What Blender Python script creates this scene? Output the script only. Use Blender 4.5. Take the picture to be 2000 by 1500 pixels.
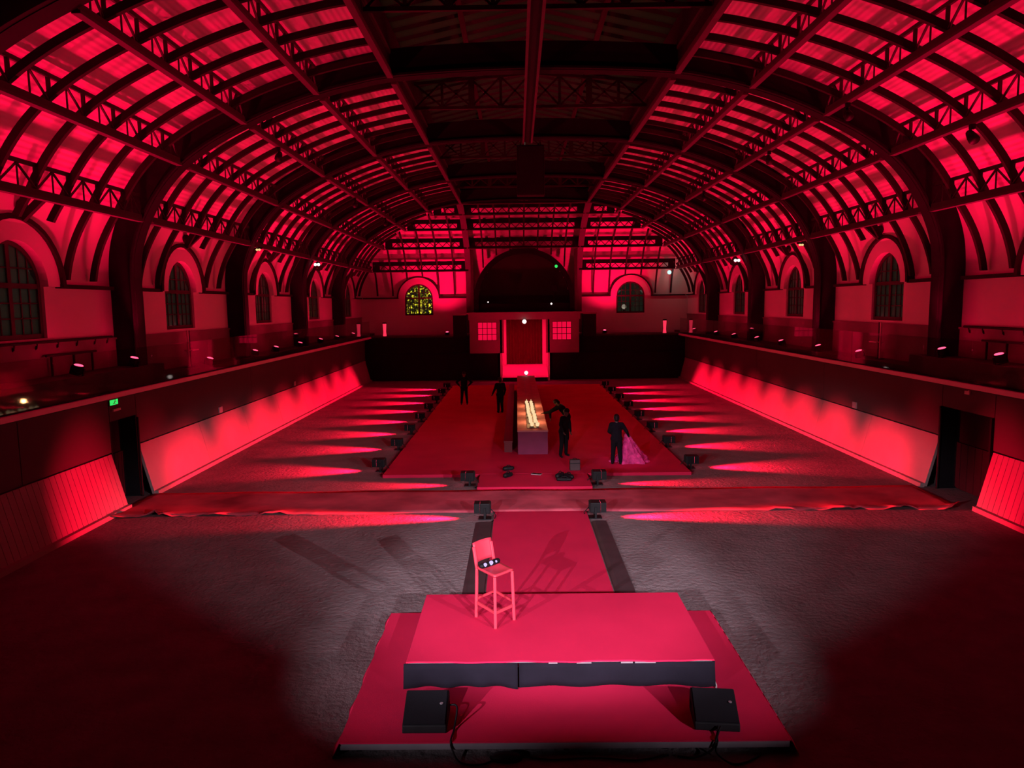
import bpy, math, random
from mathutils import Vector, Matrix
random.seed(7)
PI = math.pi
scene = bpy.context.scene
for o in list(bpy.data.objects):
    bpy.data.objects.remove(o)
col = scene.collection

# ------------------------------------------------------------------ camera
CAM = Vector((-0.536, 0.0, 5.34))
yaw, pitch, roll = 0.008, 0.1097, -0.0122
fwd = Vector((-math.sin(yaw)*math.cos(pitch), math.cos(yaw)*math.cos(pitch), -math.sin(pitch)))
rgt = Vector((math.cos(yaw), math.sin(yaw), 0))
upv = rgt.cross(fwd)
r2 = rgt*math.cos(roll) + upv*math.sin(roll)
u2 = -rgt*math.sin(roll) + upv*math.cos(roll)
cd = bpy.data.cameras.new('camera')
cam = bpy.data.objects.new('camera', cd)
col.objects.link(cam)
cam.matrix_world = Matrix(((r2.x, u2.x, -fwd.x, CAM.x), (r2.y, u2.y, -fwd.y, CAM.y), (r2.z, u2.z, -fwd.z, CAM.z), (0, 0, 0, 1)))
cd.sensor_width = 36.0
cd.lens = 1400.0/2000.0*36.0
cd.clip_end = 500
scene.camera = cam

# ------------------------------------------------------------------ world, exposure
w = bpy.data.worlds.new('night_sky')
scene.world = w
w.use_nodes = True
bg = w.node_tree.nodes['Background']
bg.inputs[0].default_value = (0.9, 0.95, 0.75, 1)
bg.inputs[1].default_value = 0.05
vs = scene.view_settings
vs.view_transform = 'Standard'
vs.look = 'None'
vs.exposure = 0.0
vs.gamma = 1.0
vs.use_curve_mapping = False

RED = (1.0, 0.001, 0.052)
RED2 = (1.0, 0.003, 0.034)
WARM_WHITE = (1.0, 0.80, 0.90)

def aim(o, target):
    d = Vector(target) - o.location
    o.rotation_euler = d.to_track_quat('-Z', 'Y').to_euler()

def spot(name, loc, target, watts, colr, angle, blend=0.5, soft=0.1, scale=None, parent=None):
    l = bpy.data.lights.new(name, 'SPOT')
    l.energy = watts
    l.color = colr
    l.spot_size = math.radians(angle)
    l.spot_blend = blend
    l.shadow_soft_size = soft
    o = bpy.data.objects.new(name, l)
    col.objects.link(o)
    o.location = loc
    aim(o, target)
    if scale:
        o.scale = scale
    if parent:
        o.parent = parent
    return o

# white profile spots on the near gallery rail, aimed at the small stage
FRONT_W = 7000
for i, (x, z) in enumerate(((9.7, 5.4), (4.45, 5.5), (-4.6, 5.35), (-9.8, 5.25))):
    spot('stage_spotlight_beam', (x, -1.0, z), (-x*0.22, 15.6, 0.0), FRONT_W, WARM_WHITE, 31, 0.5, 0.02, scale=(1, 0.66, 1))

# ------------------------------------------------------------------ materials
def mat(name, color, rough=0.7, metal=0.0, noise=None, bump=None, spec=0.3, alpha=None):
    m = bpy.data.materials.new(name)
    m.use_nodes = True
    nt = m.node_tree
    b = nt.nodes['Principled BSDF']
    b.inputs['Base Color'].default_value = (*color, 1)
    b.inputs['Roughness'].default_value = rough
    b.inputs['Metallic'].default_value = metal
    b.inputs['Specular IOR Level'].default_value = spec
    tc = nt.nodes.new('ShaderNodeTexCoord')
    if noise:
        sc, amt = noise
        n = nt.nodes.new('ShaderNodeTexNoise')
        n.inputs['Scale'].default_value = sc
        n.inputs['Detail'].default_value = 6
        nt.links.new(tc.outputs['Object'], n.inputs['Vector'])
        r = nt.nodes.new('ShaderNodeValToRGB')
        r.color_ramp.elements[0].position = 0.3
        r.color_ramp.elements[1].position = 0.7
        r.color_ramp.elements[0].color = (*[c*(1-amt) for c in color], 1)
        r.color_ramp.elements[1].color = (*[min(1, c*(1+amt)) for c in color], 1)
        nt.links.new(n.outputs['Fac'], r.inputs['Fac'])
        nt.links.new(r.outputs['Color'], b.inputs['Base Color'])
    if bump:
        sc, st, di = bump
        n = nt.nodes.new('ShaderNodeTexNoise')
        n.inputs['Scale'].default_value = sc
        n.inputs['Detail'].default_value = 8
        n.inputs['Roughness'].default_value = 0.6
        nt.links.new(tc.outputs['Object'], n.inputs['Vector'])
        bp = nt.nodes.new('ShaderNodeBump')
        bp.inputs['Strength'].default_value = st
        bp.inputs['Distance'].default_value = di
        nt.links.new(n.outputs['Fac'], bp.inputs['Height'])
        nt.links.new(bp.outputs['Normal'], b.inputs['Normal'])
    return m

def emis(name, color, strength):
    m = bpy.data.materials.new(name)
    m.use_nodes = True
    nt = m.node_tree
    nt.nodes.remove(nt.nodes['Principled BSDF'])
    e = nt.nodes.new('ShaderNodeEmission')
    e.inputs[0].default_value = (*color, 1)
    e.inputs[1].default_value = strength
    nt.links.new(e.outputs[0], nt.nodes['Material Output'].inputs[0])
    return m

def glassy(name, tint, refl_rough=0.03, ior=1.5, translucent=None, haze=0.0):
    m = bpy.data.materials.new(name)
    m.use_nodes = True
    nt = m.node_tree
    nt.nodes.remove(nt.nodes['Principled BSDF'])
    out = nt.nodes['Material Output']
    if translucent:
        t0 = nt.nodes.new('ShaderNodeBsdfTransparent')
        t0.inputs[0].default_value = (*tint, 1)
        tl = nt.nodes.new('ShaderNodeBsdfTranslucent')
        tl.inputs[0].default_value = (*translucent, 1)
        mx0 = nt.nodes.new('ShaderNodeMixShader')
        mx0.inputs[0].default_value = 0.55
        nt.links.new(t0.outputs[0], mx0.inputs[1])
        nt.links.new(tl.outputs[0], mx0.inputs[2])
        base = mx0
    else:
        base = nt.nodes.new('ShaderNodeBsdfTransparent')
        base.inputs[0].default_value = (*tint, 1)
    g = nt.nodes.new('ShaderNodeBsdfGlossy')
    g.inputs['Roughness'].default_value = refl_rough
    lw = nt.nodes.new('ShaderNodeLayerWeight')
    lw.inputs[0].default_value = 0.5
    pw = nt.nodes.new('ShaderNodeMath'); pw.operation = 'POWER'; pw.inputs[1].default_value = 5.0
    f = nt.nodes.new('ShaderNodeMath'); f.operation = 'MULTIPLY_ADD'
    r0 = ((ior-1)/(ior+1))**2
    f.inputs[1].default_value = 1-r0
    f.inputs[2].default_value = r0
    nt.links.new(lw.outputs['Facing'], pw.inputs[0])
    nt.links.new(pw.outputs[0], f.inputs[0])
    mx = nt.nodes.new('ShaderNodeMixShader')
    nt.links.new(f.outputs[0], mx.inputs[0])
    nt.links.new(base.outputs[0], mx.inputs[1])
    nt.links.new(g.outputs[0], mx.inputs[2])
    nt.links.new(mx.outputs[0], out.inputs[0])
    return m

M = {}
M['sand'] = mat('sand', (0.20, 0.172, 0.180), 0.95, 0, (1.6, 0.14), (9, 0.9, 0.05), 0.1)
M['carpet'] = mat('red_carpet', (0.55, 0.016, 0.070), 0.95, 0, (0.8, 0.08), (60, 0.2, 0.01), 0.05)
M['carpet_old'] = mat('dusty_carpet', (0.50, 0.085, 0.13), 0.95, 0, (0.9, 0.35), (40, 0.2, 0.01), 0.05)
M['plaster'] = mat('plaster', (0.62, 0.58, 0.56), 0.9, 0, (0.5, 0.05), None, 0.1)
M['panel'] = mat('wall_panel', (0.085, 0.07, 0.07), 0.8, 0, (0.4, 0.06), None, 0.15)
M['kick'] = mat('kickboard', (0.34, 0.28, 0.28), 0.7, 0, (1.2, 0.07), (14, 0.1, 0.01), 0.2)
M['wainscot'] = mat('gallery_wainscot', (0.20, 0.16, 0.16), 0.8, 0, (1, 0.12), (5, 0.2, 0.02), 0.1)
M['lip'] = mat('slab_edge', (0.72, 0.60, 0.60), 0.7, 0, (2, 0.05), None, 0.2)
M['dark'] = mat('dark_paint', (0.008, 0.007, 0.010), 0.75, 0, (1.5, 0.2), None, 0.2)
M['steel'] = mat('dark_steel', (0.010, 0.009, 0.013), 0.7, 0, (3, 0.2), None, 0.12)
M['rib'] = mat('dark_rib', (0.018, 0.012, 0.014), 0.7, 0, (3, 0.2), None, 0.2)
M['flange'] = mat('flange_steel', (0.06, 0.045, 0.05), 0.65, 0, (3, 0.1), None, 0.3)
M['lattice'] = mat('lattice_steel', (0.04, 0.03, 0.033), 0.65, 0, (3, 0.1), None, 0.3)
M['slat'] = mat('lantern_board', (0.115, 0.11, 0.08), 0.8, 0, (1.3, 0.15), None, 0.1)
M['door_wood'] = mat('door_wood', (0.016, 0.010, 0.014), 0.7, 0, (2, 0.2), None, 0.15)
M['wood_dark'] = mat('dark_wood', (0.05, 0.03, 0.035), 0.6, 0, (2, 0.2), (8, 0.2, 0.01), 0.3)
M['black'] = mat('black_plastic', (0.005, 0.005, 0.007), 0.55, 0, (8, 0.2), None, 0.2)
M['grille'] = mat('black_grille', (0.005, 0.005, 0.008), 0.7, 0, None, (160, 0.5, 0.01), 0.15)
M['skirt'] = mat('stage_skirt_cloth', (0.010, 0.009, 0.016), 0.9, 0, (2, 0.15), (10, 0.25, 0.02), 0.1)
M['alu'] = mat('aluminium', (0.42, 0.40, 0.46), 0.45, 0.6, (5, 0.1), None, 0.4)
M['chair'] = mat('red_chair_plastic', (0.58, 0.04, 0.075), 0.45, 0, None, None, 0.4)
M['suit'] = mat('black_cloth', (0.006, 0.006, 0.008), 0.9, 0, (6, 0.2), None, 0.1)
M['skin'] = mat('skin', (0.10, 0.06, 0.05), 0.6, 0, (9, 0.08), None, 0.3)
M['shirt'] = mat('white_shirt', (0.4, 0.38, 0.4), 0.8, 0, (9, 0.05), None, 0.2)
M['hair'] = mat('dark_hair', (0.007, 0.005, 0.005), 0.6, 0, (30, 0.2), None, 0.2)
M['cloth_table'] = mat('table_cloth', (0.55, 0.22, 0.22), 0.8, 0, (2.5, 0.15), (6, 0.4, 0.03), 0.15)
M['acrylic'] = mat('table_front_panel', (0.20, 0.014, 0.075), 0.35, 0, (1.5, 0.15), None, 0.3)
M['bench'] = mat('bench_lacquer', (0.13, 0.010, 0.02), 0.3, 0, (2, 0.1), None, 0.5)
M['tulle'] = mat('pink_tulle', (0.60, 0.05, 0.22), 0.9, 0, (7, 0.4), (16, 0.8, 0.05), 0.1)
M['curtain'] = mat('red_curtain', (0.075, 0.012, 0.016), 0.9, 0, (1.5, 0.1), None, 0.1)
M['vest'] = mat('vestibule_plaster', (0.75, 0.7, 0.68), 0.85, 0, (1, 0.05), None, 0.1)
M['facade'] = mat('portal_paint', (0.27, 0.20, 0.20), 0.85, 0, (0.8, 0.06), None, 0.1)
M['glass_rail'] = glassy('balustrade_glass', (0.86, 0.84, 0.84))
M['pane'] = glassy('window_glass', (0.25, 0.25, 0.25), 0.1, 1.35, (0.6, 0.55, 0.5))
M['clear_pane'] = glassy('clear_window_glass', (0.42, 0.42, 0.38), 0.05, 1.45)
M['roof_pane'] = glassy('translucent_roof_slat', (0.05, 0.05, 0.05), 0.3, 1.15, (0.5, 0.5, 0.36))  # lantern slats made translucent so faint sky light shows through
M['red_led'] = emis('red_led', (1.0, 0.06, 0.14), 5.0)
M['column_glow'] = emis('column_glow', (1.0, 0.03, 0.08), 1.2)  # red light on the end gallery columns, put in as emission
M['lit_pane'] = emis('lit_red_pane', (1.0, 0.0035, 0.055), 0.85)
M['candle'] = emis('candle_glow', (1.0, 0.70, 0.38), 1.0)
M['white_lamp'] = emis('white_lamp', (1.0, 0.85, 0.8), 1.6)
M['yellow_lamp'] = emis('yellow_lamp', (1.0, 0.75, 0.3), 0.9)
M['green_lamp'] = emis('green_lamp', (0.04, 0.8, 0.13), 1.0)
M['mint_lamp'] = emis('mint_lamp', (0.55, 1.0, 0.85), 1.3)
M['violet_lamp'] = emis('violet_lamp', (0.62, 0.5, 1.0), 1.3)
M['green_leaf'] = mat('leaf', (0.35, 0.36, 0.06), 0.7, 0, (3, 0.4), None, 0.2)
M['bark'] = mat('bark', (0.08, 0.06, 0.04), 0.9, 0, (8, 0.3), (12, 0.4, 0.02), 0.1)

def corrugated():
    m = mat('corrugated_sheet', (0.62, 0.57, 0.56), 0.85, 0, (0.6, 0.05), None, 0.1)
    nt = m.node_tree
    b = nt.nodes['Principled BSDF']
    uv = nt.nodes.new('ShaderNodeUVMap')
    wv = nt.nodes.new('ShaderNodeTexWave')
    wv.bands_direction = 'Y'
    wv.inputs['Scale'].default_value = 2.2
    wv.inputs['Distortion'].default_value = 0.0
    nt.links.new(uv.outputs[0], wv.inputs['Vector'])
    bp = nt.nodes.new('ShaderNodeBump')
    bp.inputs['Strength'].default_value = 0.35
    bp.inputs['Distance'].default_value = 0.03
    nt.links.new(wv.outputs['Fac'], bp.inputs['Height'])
    nt.links.new(bp.outputs['Normal'], b.inputs['Normal'])
    return m
M['corr'] = corrugated()

# ------------------------------------------------------------------ helpers
def tag(o, label=None, cat=None, group=None, kind=None):
    if label: o['label'] = label
    if cat: o['category'] = cat
    if group: o['group'] = group
    if kind: o['kind'] = kind
    return o

def empty(name, loc=(0, 0, 0), rz=0.0):
    o = bpy.data.objects.new(name, None)
    o.empty_display_size = 0.2
    col.objects.link(o)
    o.location = loc
    o.rotation_euler = (0, 0, rz)
    return o

def copy_obj(o, parent=None):
    c = o.copy()
    col.objects.link(c)
    c.parent = parent
    return c

def copy_tree(o, parent=None):
    c = copy_obj(o, parent)
    for ch in list(o.children):
        copy_tree(ch, c)
    return c

class MB:
    def __init__(s):
        s.v = []
        s.f = []
        s.uv = {}
    def quad(s, a, b, c, d):
        n = len(s.v)
        s.v += [tuple(a), tuple(b), tuple(c), tuple(d)]
        s.f.append((n, n+1, n+2, n+3))
    def box(s, x0, x1, y0, y1, z0, z1):
        n = len(s.v)
        s.v += [(x0, y0, z0), (x1, y0, z0), (x1, y1, z0), (x0, y1, z0), (x0, y0, z1), (x1, y0, z1), (x1, y1, z1), (x0, y1, z1)]
        s.f += [tuple(n+i for i in q) for q in ((0, 3, 2, 1), (4, 5, 6, 7), (0, 1, 5, 4), (1, 2, 6, 5), (2, 3, 7, 6), (3, 0, 4, 7))]
        return s
    def hexa(s, p):
        n = len(s.v)
        s.v += [tuple(q) for q in p]
        s.f += [tuple(n+i for i in q) for q in ((0, 3, 2, 1), (4, 5, 6, 7), (0, 1, 5, 4), (1, 2, 6, 5), (2, 3, 7, 6), (3, 0, 4, 7))]
        return s
    def bar(s, a, b, w, h, up=(0, 0, 1)):
        a = Vector(a); b = Vector(b)
        d = (b-a).normalized()
        u = Vector(up)
        x = d.cross(u)
        if x.length < 1e-4:
            x = d.cross(Vector((1, 0, 0)))
        x.normalize()
        u = x.cross(d).normalized()
        x = x*w/2; u = u*h/2
        return s.hexa([a-x-u, a+x-u, a+x+u, a-x+u, b-x-u, b+x-u, b+x+u, b-x+u])
    def tube(s, pts, r, seg=8, caps=True):
        pts = [Vector(p) for p in pts]
        rs = r if isinstance(r, (list, tuple)) else [r]*len(pts)
        n0 = len(s.v)
        for i, p in enumerate(pts):
            d = (pts[min(i+1, len(pts)-1)] - pts[max(i-1, 0)]).normalized()
            a = d.cross(Vector((0, 0, 1)))
            if a.length < 0.05:
                a = d.cross(Vector((1, 0, 0)))
            a.normalize()
            b = d.cross(a)
            for k in range(seg):
                t = 2*PI*k/seg
                s.v.append(tuple(p + (a*math.cos(t) + b*math.sin(t))*rs[i]))
        for i in range(len(pts)-1):
            for k in range(seg):
                k2 = (k+1) % seg
                s.f.append((n0+i*seg+k, n0+i*seg+k2, n0+(i+1)*seg+k2, n0+(i+1)*seg+k))
        if caps:
            s.f.append(tuple(n0+k for k in range(seg))[::-1])
            s.f.append(tuple(n0+(len(pts)-1)*seg+k for k in range(seg)))
        return s
    def capsule(s, a, b, ra, rb, seg=10, flat=1.0, fdir=None):
        a = Vector(a); b = Vector(b)
        d = b-a
        L = d.length
        d = d.normalized() if L > 1e-6 else Vector((0, 0, 1))
        x = Vector(fdir) if fdir else d.cross(Vector((0, 1, 0)))
        x = x - d*x.dot(d)
        if x.length < 0.05:
            x = d.cross(Vector((1, 0, 0)))
        x.normalize()
        y = d.cross(x)
        rings = []
        for k in range(1, 5):
            t = -PI/2 + k*PI/8
            rings.append((a + d*math.sin(t)*ra, ra*math.cos(t)))
        for k in range(0, 4):
            t = k*PI/8
            rings.append((b + d*math.sin(t)*rb, rb*math.cos(t)))
        n0 = len(s.v)
        for c, r in rings:
            for k in range(seg):
                t = 2*PI*k/seg
                s.v.append(tuple(c + x*math.cos(t)*r + y*math.sin(t)*r*flat))
        for i in range(len(rings)-1):
            for k in range(seg):
                k2 = (k+1) % seg
                s.f.append((n0+i*seg+k, n0+i*seg+k2, n0+(i+1)*seg+k2, n0+(i+1)*seg+k))
        s.v.append(tuple(a-d*ra)); p0 = len(s.v)-1
        s.v.append(tuple(b+d*rb)); p1 = len(s.v)-1
        for k in range(seg):
            k2 = (k+1) % seg
            s.f.append((p0, n0+k2, n0+k))
            s.f.append((p1, n0+(len(rings)-1)*seg+k, n0+(len(rings)-1)*seg+k2))
        return s
    def ball(s, c, rx, ry, rz, seg=12, rings=8):
        n0 = len(s.v)
        c = Vector(c)
        for i in range(1, rings):
            t = PI*i/rings
            for k in range(seg):
                p = 2*PI*k/seg
                s.v.append((c.x+rx*math.sin(t)*math.cos(p), c.y+ry*math.sin(t)*math.sin(p), c.z+rz*math.cos(t)))
        for i in range(rings-2):
            for k in range(seg):
                k2 = (k+1) % seg
                s.f.append((n0+i*seg+k, n0+(i+1)*seg+k, n0+(i+1)*seg+k2, n0+i*seg+k2))
        s.v.append((c.x, c.y, c.z+rz)); t0 = len(s.v)-1
        s.v.append((c.x, c.y, c.z-rz)); b0 = len(s.v)-1
        for k in range(seg):
            k2 = (k+1) % seg
            s.f.append((t0, n0+k, n0+k2))
            s.f.append((b0, n0+(rings-2)*seg+k2, n0+(rings-2)*seg+k))
        return s
    def lathe(s, prof, c=(0, 0, 0), seg=16):
        n0 = len(s.v)
        for r, z in prof:
            for k in range(seg):
                t = 2*PI*k/seg
                s.v.append((c[0]+r*math.cos(t), c[1]+r*math.sin(t), c[2]+z))
        for i in range(len(prof)-1):
            for k in range(seg):
                k2 = (k+1) % seg
                s.f.append((n0+i*seg+k, n0+i*seg+k2, n0+(i+1)*seg+k2, n0+(i+1)*seg+k))
        s.f.append(tuple(n0+k for k in range(seg))[::-1])
        s.f.append(tuple(n0+(len(prof)-1)*seg+k for k in range(seg)))
        return s
    def prism(s, poly, y0, y1):
        # poly in local (x,z), extruded along y
        n = len(s.v); k = len(poly)
        s.v += [(x, y0, z) for x, z in poly] + [(x, y1, z) for x, z in poly]
        s.f.append(tuple(n+i for i in range(k)))
        s.f.append(tuple(n+k+i for i in range(k))[::-1])
        for i in range(k):
            j = (i+1) % k
            s.f.append((n+i, n+k+i, n+k+j, n+j))
        return s
    def mesh(s, name, material, smooth=False):
        me = bpy.data.meshes.new(name)
        me.from_pydata(s.v, [], s.f)
        me.materials.append(material)
        if s.uv:
            ul = me.uv_layers.new(name='UVMap')
            for lp in me.loops:
                ul.data[lp.index].uv = s.uv.get(lp.vertex_index, (0, 0))
        if smooth:
            me.polygons.foreach_set('use_smooth', [True]*len(me.polygons))
        me.update()
        return me
    def build(s, name, material, parent=None, smooth=False, bevel=None):
        o = bpy.data.objects.new(name, s.mesh(name, material, smooth))
        col.objects.link(o)
        if parent:
            o.parent = parent
        if bevel:
            b = o.modifiers.new('bevel', 'BEVEL')
            b.width = bevel
            b.segments = 2
        return o

def struct(o):
    o['kind'] = 'structure'
    return o

def inst(name, me, loc, rz=0, parent=None):
    o = bpy.data.objects.new(name, me)
    col.objects.link(o)
    o.location = loc
    o.rotation_euler = (0, 0, rz)
    if parent:
        o.parent = parent
    return o

ORD = ['first', 'second', 'third', 'fourth', 'fifth', 'sixth', 'seventh', 'eighth', 'ninth', 'tenth', 'eleventh', 'twelfth', 'thirteenth', 'fourteenth', 'fifteenth']
SIDE = {-1: 'left', 1: 'right'}

# ------------------------------------------------------------------ main dimensions
XW = 12.2            # gallery wall
XL = 11.0            # slab edge (lip)
FR = [-3.9, 4.35, 12.6, 20.8, 29.05, 37.3, 45.55]   # arch frames
YE = 53.9            # far end wall (gallery level)
YB = 51.3            # far end wall (floor level)
Y0 = -4.0            # near end

# inner profile (x, z) of the arches, from the wall up to the ridge
CTRL = [(11.5, 5.6), (11.5, 6.4), (11.40, 7.1), (11.10, 7.88), (10.58, 8.72), (9.92, 9.41), (9.05, 10.0), (8.05, 10.5), (7.05, 10.92), (6.0, 11.26), (5.0, 11.5), (3.95, 11.68), (2.0, 11.80), (0.0, 11.85)]
def catmull(P, n=6):
    out = []
    for i in range(len(P)-1):
        p0 = Vector(P[max(i-1, 0)]); p1 = Vector(P[i]); p2 = Vector(P[i+1]); p3 = Vector(P[min(i+2, len(P)-1)])
        for k in range(n):
            t = k/n
            out.append(0.5*((2*p1) + (p2-p0)*t + (2*p0-5*p1+4*p2-p3)*t*t + (3*p1-p0-3*p2+p3)*t*t*t))
    out.append(Vector(P[-1]))
    return out
NS = 6
INN = catmull(CTRL, NS)
def normal2(i):
    a = INN[max(i-1, 0)]; b = INN[min(i+1, len(INN)-1)]
    d = (b-a).normalized()
    n = Vector((d.y, -d.x))      # outward (to +x / +z)
    if n.x < -0.01 or (abs(n.x) < 0.02 and n.y < 0):
        n = -n
    return n
def off(i, t):
    p = INN[i]; n = normal2(i)
    return (p.x + n.x*t, p.y + n.y*t)
IDX = {'A': 3*NS, 'B': 5*NS, 'C': 7*NS, 'D': 9*NS, 'E': 11*NS}
PUR = {k: CTRL[v//NS] for k, v in IDX.items()}
DEP = 0.72
I0 = 2               # first profile index at ledge level (z ~5.9)
IE = IDX['E']
SKIN = [off(i, DEP) for i in range(len(INN))]
def skin_z(x):
    for i in range(len(SKIN)-1):
        a, b = SKIN[i], SKIN[i+1]
        if b[0] <= x <= a[0]:
            t = (a[0]-x)/max(1e-6, a[0]-b[0])
            return a[1] + (b[1]-a[1])*t
    return SKIN[-1][1]
def yhip(x):         # where a line at lateral distance x meets the far hip
    return YE - (XW - x)

# ------------------------------------------------------------------ floor
struct(MB().box(-13, 13, Y0, 56.5, -0.3, 0.0).build('floor', M['sand']))

# ------------------------------------------------------------------ lower side walls
DOORY = {-1: (18.85, 20.2), 1: (17.9, 20.15)}
pn = 0
for s in (-1, 1):
    sd = SIDE[s]
    dy0, dy1 = DOORY[s]
    wl = struct(MB().box(min(s*11.62, s*11.9), max(s*11.62, s*11.9), Y0, dy0-0.02, 0.0, 3.0)
        .box(min(s*11.62, s*11.9), max(s*11.62, s*11.9), dy1+0.02, YB, 0.0, 3.0)
        .box(min(s*11.62, s*11.9), max(s*11.62, s*11.9), dy0-0.02, dy1+0.02, 2.36, 3.0).build('wall_'+sd, M['panel']))
    # upper wall panels with seams
    seams = [Y0, 2.0, 8.0, 15.35, dy0] if s < 0 else [Y0, 2.0, 8.0, 14.0, dy0]
    seams2 = [dy1, 29.1, 36.5, 44.0, YB] if s < 0 else [dy1, 28.0, 36.0, 44.0, YB]
    def panel(y0, y1, z0, z1):
        MB().box(min(s*11.45, s*11.61), max(s*11.45, s*11.61), y0+0.012, y1-0.012, z0, z1).build('panel', M['panel'], wl)
    for lst in (seams, seams2):
        for a, b in zip(lst[:-1], lst[1:]):
            panel(a, b, 1.53, 3.06)
    panel(dy0, dy1, 2.36, 3.06)
    # slanted kickboards: planks near the camera, long boards beyond the doorway
    def kick(y0, y1, name):
        x0a, x1a = s*11.08, s*11.5
        g = 0.006
        MB().hexa([(x0a, y0+g, 0.03), (x0a+s*0.08, y0+g, 0.03), (x0a+s*0.08, y1-g, 0.03), (x0a, y1-g, 0.03),
                   (x1a-s*0.05, y0+g, 1.49), (x1a+s*0.03, y0+g, 1.49), (x1a+s*0.03, y1-g, 1.49), (x1a-s*0.05, y1-g, 1.49)]).build(name, M['kick'], wl)
    pw = 0.2
    y = dy0 - 0.02
    while y > 8.0:
        kick(y-pw, y, 'plank')
        y -= pw
    kick(Y0, y, 'kickboard')
    yy = dy1 + 0.03
    bw = (YB - yy)/8
    for k in range(8):
        kick(yy+k*bw, yy+(k+1)*bw, 'kickboard')
    b = struct(MB().box(min(s*10.98, s*11.10), max(s*10.98, s*11.10), dy1+0.05, YB, 0.0, 0.12).build('baseboard_'+sd, M['kick']))
    struct(MB().box(min(s*10.98, s*11.10), max(s*10.98, s*11.10), Y0, dy0-0.05, 0.0, 0.12).build('baseboard_'+sd, M['kick']))
    # doorway
    d = struct(empty('door_%d' % (1 if s < 0 else 2), (s*11.7, (dy0+dy1)/2, 0)))
    hw = (dy1-dy0)/2
    MB().box(-0.03+s*0.22, 0.03+s*0.22, -hw, hw, 0.02, 2.36).build('door_leaf', M['dark'], d)
    n = 7
    for k in range(n):
        a = -hw+0.06 + (2*hw-0.12)*k/n
        MB().box(s*0.15-0.02, s*0.15+0.02, a+0.008, a+(2*hw-0.12)/n-0.008, 0.06, 1.35).build('door_board', M['door_wood'], d)
    MB().box(s*0.0-0.32, s*0.0+0.25, hw-0.06, hw, 0.0, 2.36).build('jamb', M['dark'], d)
    MB().box(s*0.0-0.32, s*0.0+0.25, -hw, -hw+0.06, 0.0, 2.36).build('jamb', M['dark'], d)
    MB().tube([(-s*0.32, hw-0.08, 0.0), (-s*0.32, hw-0.08, 2.3)], 0.035).build('post', M['black'], d)

# ------------------------------------------------------------------ side galleries
for s in (-1, 1):
    sd = SIDE[s]
    def sb(mb, x0, x1, *r):
        return mb.box(min(s*x0, s*x1), max(s*x0, s*x1), *r)
    struct(sb(MB(), XL+0.14, 12.6, Y0, YE+0.3, 3.0, 3.07).build('floor_gallery_'+sd, M['wood_dark']))
    t = struct(sb(MB(), XL-0.04, XL+0.14, Y0, YB+0.1, 3.07, 3.19).build('trim_%d' % (1 if s < 0 else 2), M['lip']))
    # raised tiers along the wall
    st = struct(sb(sb(MB(), 11.25, XW, Y0, 21.6, 3.07, 3.72), 11.25, XW, 21.6, YE, 3.07, 3.36).build('floor_tier_'+sd, M['wood_dark']))
    # gallery wall, bay by bay, leaving the window openings free
    gw = MB()
    bays = list(zip(FR[:-1], FR[1:])) + [(FR[-1], YE)]
    for (a, b) in bays:
        c = (a+b)/2 if b != YE else 49.72
        sb(gw, XW, XW+0.35, a, b, 3.0, 4.66)
        sb(gw, XW, XW+0.35, a, c-1.05, 4.66, 5.93)
        sb(gw, XW, XW+0.35, c+1.05, b, 4.66, 5.93)
    gwo = struct(gw.build('wall_gallery_'+sd, M['plaster']))
    for (a, b) in bays:
        c = (a+b)/2 if b != YE else 49.72
        # arched plaster surround
        sur = MB(); mold = MB()
        N = 20
        for (mb_, ri, ro, xa, xb) in ((sur, 1.05, 1.52, XW-0.13, XW+0.35), (mold, 1.52, 1.64, XW-0.22, XW+0.1)):
            for k in range(N):
                t0, t1 = PI*k/N, PI*(k+1)/N
                P = []
                for xx in (xa, xb):
                    for (r, t) in ((ri, t0), (ro, t0), (ro, t1), (ri, t1)):
                        P.append((s*xx, c+r*math.cos(t), 5.93+r*math.sin(t)))
                mb_.hexa(P)
        sur.build('window_surround', M['plaster'], gwo)
        mold.build('arch_molding', M['rib'], gwo)
        lg = MB()
        sb(lg, XW-0.16, XW+0.02, a+0.2, c-1.5, 5.90, 6.0)
        sb(lg, XW-0.16, XW+0.02, c+1.5, b-0.2, 5.90, 6.0)
        lg.build('ledge', M['rib'], gwo)
        sb(MB(), XW-0.05, XW+0.01, a+0.12, b-0.12, 3.1, 4.5).build('wainscot', M['wainscot'], gwo)
        sb(MB(), XW-0.09, XW+0.01, a+0.12, b-0.12, 4.5, 4.56).build('wainscot_cap', M['wainscot'], gwo)

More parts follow.
